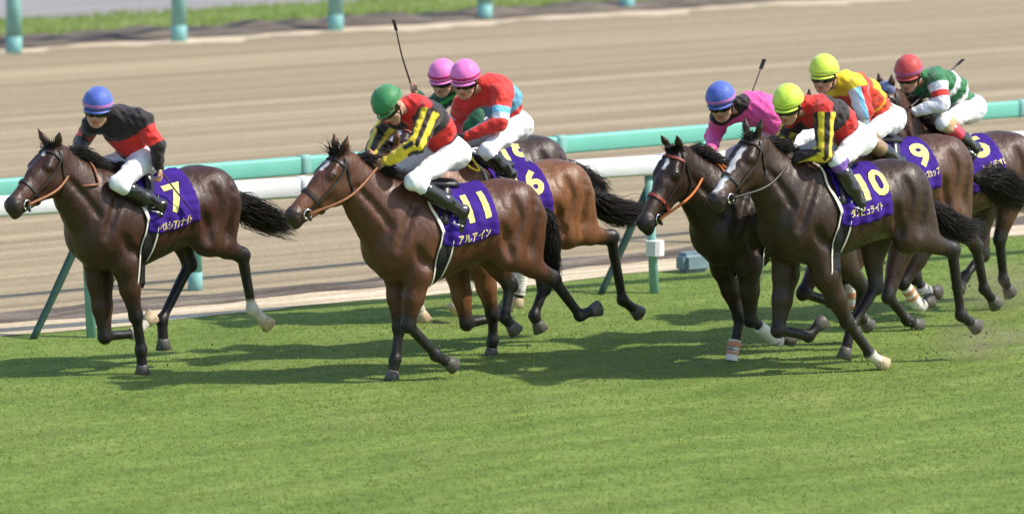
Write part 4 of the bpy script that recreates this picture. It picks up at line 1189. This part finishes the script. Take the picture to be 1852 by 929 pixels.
mx_ = nt_.nodes.new('ShaderNodeMixShader'); mx_.inputs[0].default_value = .5
nt_.links.new(b_.outputs[0], mx_.inputs[1]); nt_.links.new(tr_.outputs[0], mx_.inputs[2])
nt_.links.new(mx_.outputs[0], nt_.nodes['Material Output'].inputs[0])
def near_turf(n):
    Y = rng.uniform(32.6, 50.0, int(n)); X = rng.uniform(-1, 1, int(n)) * (Y * .0995 + .35)
    P = np.stack([X, Y], 1)
    e = LINES['turf'] + .10 * np.sin(P @ TD * 2.3) + .06 * np.sin(P @ TD * 6.1)
    q = P @ TN
    keep = (q < e) & ((q < e - .5) | (rng.random(len(P)) < (e - q) / .5 + .15))
    return P[keep]
grass('turf_grass', 150000, near_turf, .005, .020, gm, .0055)
def far_turf(n):
    Y = rng.uniform(68, 96, int(n)); X = rng.uniform(-1, 1, int(n)) * (Y * .0995 + .4)
    P = np.stack([X, Y], 1); q = P @ TN
    return P[(q > LINES['ridge'] - .25 + .15 * np.sin(P @ TD * 1.9)) & (q < LINES['verge'] + .1 * np.sin(P @ TD * 3.0))]
grass('verge_grass', 90000, far_turf, .04, .12, gm, .010, .01)

# ------------------------------------------------------------------ rails
def P_teal():
    return simple('teal_rail_paint', (.22, .56, .44), .45, .4, .06, 3, .004, 8)
TEAL = simple('teal_rail_paint', (.155, .47, .37), .5, .4, .07, 3, .002, 12)
TEALD = simple('pale_teal_post_base', (.185, .40, .38), .6, .3, .12, 5)
WHITEP = simple('white_rail_plastic', (.80, .79, .78), .45, .4, .03, 3, .002, 10)
DGRN = simple('dark_green_strut_paint', (.030, .075, .058), .5, .4, .2, 8)
POSTG = simple('faded_teal_post_paint', (.20, .40, .36), .55, .3, .15, 6)

def rail_bar(name, A, B, z, rw, rh, mat, parent, off, n=40, lip=True):
    A, B = np.array([*A, z]), np.array([*B, z]); d = nrm(B - A); w = np.array([-d[1], d[0], 0])
    prof = []
    for k in range(16):
        t = 2 * math.pi * k / 16
        cx, sx = math.cos(t), math.sin(t)
        prof.append((rw * math.copysign(abs(cx) ** .42, cx), rh * math.copysign(abs(sx) ** .42, sx)))
    V = []; 
    for i in range(n):
        c = A + (B - A) * i / (n - 1)
        for (a, b) in prof: V.append(c + w * a + np.array([0, 0, b + .004 * math.sin(i * 1.7)]))
    F = [(i * 16 + k, i * 16 + (k + 1) % 16, (i + 1) * 16 + (k + 1) % 16, (i + 1) * 16 + k) for i in range(n - 1) for k in range(16)]
    F += [tuple(range(15, -1, -1)), tuple((n - 1) * 16 + k for k in range(16))]
    return add_mesh(name, V, F, mat, parent, off=off)

# dirt-track outer rail: teal board on teal posts
a0 = np.array([-2.59, 44.86]); dT = np.array([math.cos(math.radians(38.4)), math.sin(math.radians(38.4))])
tr = empty('dirt_track_rail', (*a0, 0)); tag(tr, 'teal green rail along the near edge of the dirt track, behind the white rail', 'rail')
o0 = np.array([*a0, 0])
rail_bar('rail_board', a0 - dT * 45, a0 + dT * 60, .945, .045, .077, TEAL, tr, o0)
for k in range(-8, 12):
    q = a0 + dT * k * 2.72
    c = np.array([*q, 0])
    v, f_ = tube_arrays([c + [0, 0, .14], c + [0, 0, .88]], [.058, .052], 12)
    po = add_mesh('post', v, f_, TEAL, tr, off=o0)
    v, f_ = tube_arrays([c + [0, 0, -.05], c + [0, 0, .14]], [.062, .060], 12)
    add_mesh('post_base', v, f_, TEALD, po, off=o0)
for k in range(-6, 9):
    q = a0 + dT * (k * 2.72 + 1.1)
    rail_bar('rail_joint', q - dT * .05, q + dT * .05, .945, .049, .081, POSTG, tr, o0, n=2)
# turf inner rail: white bar carried on slanted dark green struts and pale uprights
w0_, w1_ = np.array([-3.21, 41.87]), np.array([1.16, 44.57]); dW = nrm(w1_ - w0_); nW = np.array([-dW[1], dW[0]])
wr_ = empty('turf_course_rail', (*w0_, 0)); tag(wr_, 'thick white plastic running rail beside the turf on slanted dark green struts', 'rail')
o1 = np.array([*w0_, 0])
rail_bar('rail_bar', w0_ - dW * 40 + nW * .10, w0_ + dW * 60 + nW * .10, 1.035, .080, .079, WHITEP, wr_, o1)
sp = np.linalg.norm(w1_ - w0_)
for k in range(-3, 7):
    q = w0_ + dW * (k * 3.4 + 1.9) + nW * .10
    rail_bar('rail_joint', q - dW * .045, q + dW * .045, 1.035, .084, .083, WHITEP, wr_, o1, n=2)
for k in range(-6, 10):
    q = w0_ + dW * k * sp; c = np.array([*q, 0])
    v, f_ = tube_arrays([c + [0, 0, -.05], c + [nW[0] * .10, nW[1] * .10, .98]], [.040, .036], 10)
    up_ = add_mesh('upright', v, f_, POSTG, wr_, off=o1)
    if k == 1:
        v, f_ = tube_arrays([c + [0, 0, .31], c + [0, 0, .43]], [.075, .075], 12)
        add_mesh('white_collar', v, f_, WHITEP, up_, off=o1, smooth=False)
    top = c + np.array([dW[0] * .38 + nW[0] * .12, dW[1] * .38 + nW[1] * .12, .98]) - np.array([*(dW * .30), 0])
    foot = c + np.array([-.46, -.09, -.04])
    m_ = (top * .45 + foot * .55) + np.array([.02, 0, .03])
    tube('strut', catmull([foot, m_, top], 10), [.030] * 4 + [.034] * 6, DGRN, wr_, 8, off=o1)
# far rail posts
f0 = np.array([-6.18, 68.42]); dF = nrm(np.array([1.57, 75.64]) - f0)
fr_ = empty('far_rail', (*f0, 0)); tag(fr_, 'row of pale teal posts standing on the soil bank beyond the dirt track', 'rail')
o2 = np.array([*f0, 0])
rail_bar('rail_board', f0 - dF * 20, f0 + dF * 60, 1.12, .045, .08, TEAL, fr_, o2)
for k in range(-4, 16):
    q = f0 + dF * k * 2.65; c = np.array([*q, 0])
    v, f_ = tube_arrays([c + [0, 0, .2], c + [0, 0, 1.06]], [.098, .090], 12)
    po = add_mesh('post', v, f_, POSTG, fr_, off=o2)
    v, f_ = tube_arrays([c + [0, 0, -.05], c + [0, 0, .2]], [.102, .100], 12)
    add_mesh('post_base', v, f_, TEALD, po, off=o2)
# low blue-grey housing by the turf edge
bm = bmesh.new(); bmesh.ops.create_cube(bm, size=1.0)
for v in bm.verts: v.co = Vector((v.co.x * .30, v.co.y * .16, v.co.z * .17 + .085))
bmesh.ops.bevel(bm, geom=bm.edges[:], offset=.035, segments=3, affect='EDGES')
me = bpy.data.meshes.new('ground_box'); bm.to_mesh(me); bm.free(); me.materials.append(simple('blue_grey_plastic', (.17, .24, .27), .6, .3, .15, 8))
gb_ = bpy.data.objects.new('ground_box', me); gb_.location = (1.52, 46.0, 0); gb_.rotation_euler = (0, 0, TRK); COL.objects.link(gb_)
tag(gb_, 'low blue-grey box on the soil edge before the horse with red noseband', 'box')
# object at the very top left, standing on the grey road
mk = empty('road_marker', (-6.62, 79.6, 0)); tag(mk, 'dark and yellow marker base on the grey road at the top left edge', 'marker')
bm = bmesh.new(); bmesh.ops.create_cone(bm, cap_ends=True, segments=20, radius1=.17, radius2=.12, depth=.35)
for v in bm.verts: v.co.z += .255
me = bpy.data.meshes.new('marker_column'); bm.to_mesh(me); bm.free(); me.materials.append(M['yellow_web'])
mo = bpy.data.objects.new('column', me); COL.objects.link(mo); mo.parent = mk
v, f_ = tube_arrays([(0, 0, 0), (0, 0, .05), (0, 0, .08)], [.22, .22, .17], 20)
add_mesh('foot', v, f_, M['black_web'], mk)

# ------------------------------------------------------------------ turf kicked up by the hooves (uncountable scraps)
cv, cf = [], []
CLOD = [('h8', (-.15, 0, .12), 26, .30), ('h8', (.35, -.1, .10), 18, .22), ('h9', (-.2, .1, .12), 22, .32), ('h5', (-.5, 0, .16), 46, .38), ('h10', (-1.05, .1, .15), 34, .34), ('h11', (-.2, .1, .10), 20, .24), ('h16', (-.6, .0, .10), 22, .34), ('h7', (-.2, 0, .06), 12, .20), ('h10', (-.3, .1, .08), 14, .16)]
for key, c, n, spd in CLOD:
    for _ in range(n):
        p = to_world(key, np.array(c) + rng.normal(0, 1, 3) * np.array([spd, .16, .07]))
        p[2] = abs(p[2]) + .02
        r_ = rng.uniform(.004, .011); b0 = len(cv)
        for d in ((1, 0, 0), (-1, 0, 0), (0, 1, 0), (0, -1, 0), (0, 0, 1), (0, 0, -1)):
            cv.append(p + np.array(d) * r_ * rng.uniform(.6, 1.4))
        for t in ((0, 2, 4), (2, 1, 4), (1, 3, 4), (3, 0, 4), (2, 0, 5), (1, 2, 5), (3, 1, 5), (0, 3, 5)): cf.append(tuple(b0 + q for q in t))
tag(add_mesh('flying_turf', cv, cf, simple('kicked_up_soil', (.16, .13, .07), .9, .1, .4, 30), smooth=False), kind='stuff')

# dust and fine soil hanging in the air behind the hooves
dm = bpy.data.materials.new('soil_dust'); dm.use_nodes = True
dn, dl = dm.node_tree.nodes, dm.node_tree.links
dn.remove(dn['Principled BSDF'])
pv_ = dn.new('ShaderNodeVolumePrincipled'); pv_.inputs['Color'].default_value = (.62, .50, .36, 1)
tcd = dn.new('ShaderNodeTexCoord'); ln_ = dn.new('ShaderNodeVectorMath'); ln_.operation = 'LENGTH'
dl.new(tcd.outputs['Object'], ln_.inputs[0])
fall = dn.new('ShaderNodeMapRange'); fall.inputs[1].default_value = 1.0; fall.inputs[2].default_value = .15; fall.inputs[3].default_value = 0; fall.inputs[4].default_value = 1
dl.new(ln_.outputs['Value'], fall.inputs[0])
nzd = dn.new('ShaderNodeTexNoise'); nzd.inputs['Scale'].default_value = 2.6; nzd.inputs['Detail'].default_value = 3
dl.new(tcd.outputs['Object'], nzd.inputs['Vector'])
nr_ = dn.new('ShaderNodeMapRange'); nr_.inputs[1].default_value = .38; nr_.inputs[2].default_value = .70; nr_.inputs[3].default_value = 0; nr_.inputs[4].default_value = 3.2
dl.new(nzd.outputs[0], nr_.inputs[0])
mu_ = dn.new('ShaderNodeMath'); mu_.operation = 'MULTIPLY'; dl.new(fall.outputs[0], mu_.inputs[0]); dl.new(nr_.outputs[0], mu_.inputs[1])
dl.new(mu_.outputs[0], pv_.inputs['Density']); dl.new(pv_.outputs[0], dn['Material Output'].inputs['Volume'])
for key, c, r_ in (('h5', (-.50, -.05, .16), (.75, .40, .22)), ('h10', (-1.25, .1, .14), (.55, .35, .18))):
    bm = bmesh.new(); bmesh.ops.create_icosphere(bm, subdivisions=3, radius=1.0)
    me = bpy.data.meshes.new('dust_cloud'); bm.to_mesh(me); bm.free(); me.materials.append(dm)
    o = bpy.data.objects.new('dust_cloud', me); COL.objects.link(o)
    o.location = to_world(key, np.array(c)); o.scale = r_; a = math.radians(DATA[key]['yaw']); o.rotation_euler = (0, 0, a)
    tag(o, kind='stuff')

# ------------------------------------------------------------------ runners
HORSES = dict(
 h7=dict(label='dark bay horse with number 7 cloth, leading the field at the far left', coat=(.046, .019, .011), lift=.06, name='ペルシアンナイト', socks=dict(HL=.18, FR=.12), palehoof=('HL', 'FR'), face=[(.10, .20, .016, 0)], rein='tan_leather', ear=.25, splay=.42, tan=.35, tailw=.10),
 h11=dict(label='reddish bay horse with number 11 cloth and a small white star, second from left', coat=(.090, .034, .016), name='アルアイン', face=[(.14, .32, .020, .0)], rein='tan_leather', ear=.8, splay=.3, tan=.6, forelock=.16, tailw=.06),
 h16=dict(label='lighter bay horse with number 16 cloth half hidden behind number 11', coat=(.175, .072, .028), rein='yellow_web', ear=.5, tan=.5, tailw=.10),
 h18=dict(label='dark brown white-faced horse with white feet hidden behind horses 11 and 16', coat=(.050, .030, .024), face=[(.10, .95, .035, 0)], socks=dict(FR=.45, FL=.6, HR=.4), palehoof=('FR', 'FL', 'HL', 'HR'), bandage=[('HL', .25, .85, [])], noseband='red_leather', tan=.1),
 h8=dict(label='nearly black horse with red noseband and white bandaged forelegs beside number 10', coat=(.027, .0135, .008), face=[(.13, .30, .017, .0)], rein='orange_leather', noseband='red_leather', bridle='dark_leather', tan=.12, ear=.10,
     bandage=[('FL', .22, .78, []), ('FR', .48, 1.0, [(.08, .28), (.48, .62)]), ('HR', .15, .75, [(.35, .55), (.75, .9)])]),
 h10=dict(label='blackish brown horse with number 10 cloth and a long white blaze', coat=(.034, .016, .0085), ear=.75, lift=.115, name='ダンビュライト', splay=.26, face=[(.16, .98, .026, .004)], socks=dict(FL=.02), palehoof=('FL',), tan=.3, tailw=.09, points=(.014, .010, .009)),
 h9=dict(label='brown bay horse with number 9 cloth between numbers 10 and 5', coat=(.080, .034, .018), lift=.10, name='アメリカズカップ', tan=.3, tailw=.14),
 h5=dict(label='brown horse with number 5 cloth and grey-blue ear hood at the right edge', coat=(.062, .028, .017), name='レイデオロ', tan=.3, hood=True, bandage=[('FL', .10, .95, [(.1, .2), (.3, .38)]), ('FR', .45, .9, [])], tailw=.12),
)
JOCKEYS = dict(
 h7=dict(label='jockey in black and red silks and blue helmet riding the leading horse', silk='black_red_hoop', helmet='blue', hcol=(.075, .125, .45), band=(.50, .16, .42), face=(42, 14, 4), knee=None),
 h11=dict(label='jockey in green helmet bowed low, black jacket with yellow striped sleeves', silk='sash_stripes', helmet='green', hcol=(.040, .215, .070), band=(.035, .18, .06), face=(18, 44, -14)),
 h16=dict(label='jockey in pink helmet wearing red and light blue silks', silk='red_blue', helmet='pink', hcol=(.78, .18, .50), band=(.40, .01, .09), face=(34, 17, 0), gloves=True),
 h18=dict(label='jockey in pink helmet and green silks mostly hidden behind another pink helmet', silk='greens', helmet='pink', hcol=(.78, .18, .50), band=(.40, .01, .09), face=(34, 17, 0), h=.010),
 h8=dict(label='jockey in bright pink silks and blue helmet', silk='pink_black', helmet='blue', hcol=(.070, .115, .44), band=(.30, .24, .38), face=(34, 20, -6)),
 h10=dict(label='jockey in yellow-green helmet with red and black silks and yellow striped sleeves', silk='sash_stripes', helmet='yellow', hcol=(.60, .78, .075), band=(.50, .66, .06), face=(28, 22, 0), knee=(.22, .10, .42)),
 h9=dict(label='jockey in yellow-green helmet with yellow and red silks, white sleeve', silk='yellow_red', helmet='yellow', hcol=(.60, .78, .10), band=(.04, .035, .01), face=(26, 12, 0), knee=(.30, .19, .10), boottop=(.30, .19, .10)),
 h5=dict(label='jockey in red helmet with green and white hooped silks', silk='green_hoops', helmet='red', hcol=(.50, .055, .050), band=(.32, .08, .22), face=(26, 20, 0), knee=(.52, .36, .20), boottop=(.55, .03, .06)),
)
for key in ('h7', 'h11', 'h16', 'h18', 'h8', 'h10', 'h9', 'h5'):
    build_horse(key, HORSES[key])
    build_jockey(key, JOCKEYS[key])
whip('h18', [0.526, -0.25, 1.799], [0.722, -0.2, 2.294], 'long thin whip raised upright behind the green helmet', 0.02)
whip('h8', [0.25, -0.02, 1.902], [0.036, -0.1, 2.162], 'dark whip sticking up behind the jockey in pink silks', 0.0)
whip('h5', [0.636, 0.1, 1.712], [0.081, 0.02, 1.978], 'black whip slanting up in front of the green and white silks', 0.0)
whip('h7', [0.146, 0.26, 1.501], [-0.025, 0.33, 1.261], 'thin whip hanging down across the number 7 cloth', -0.01)
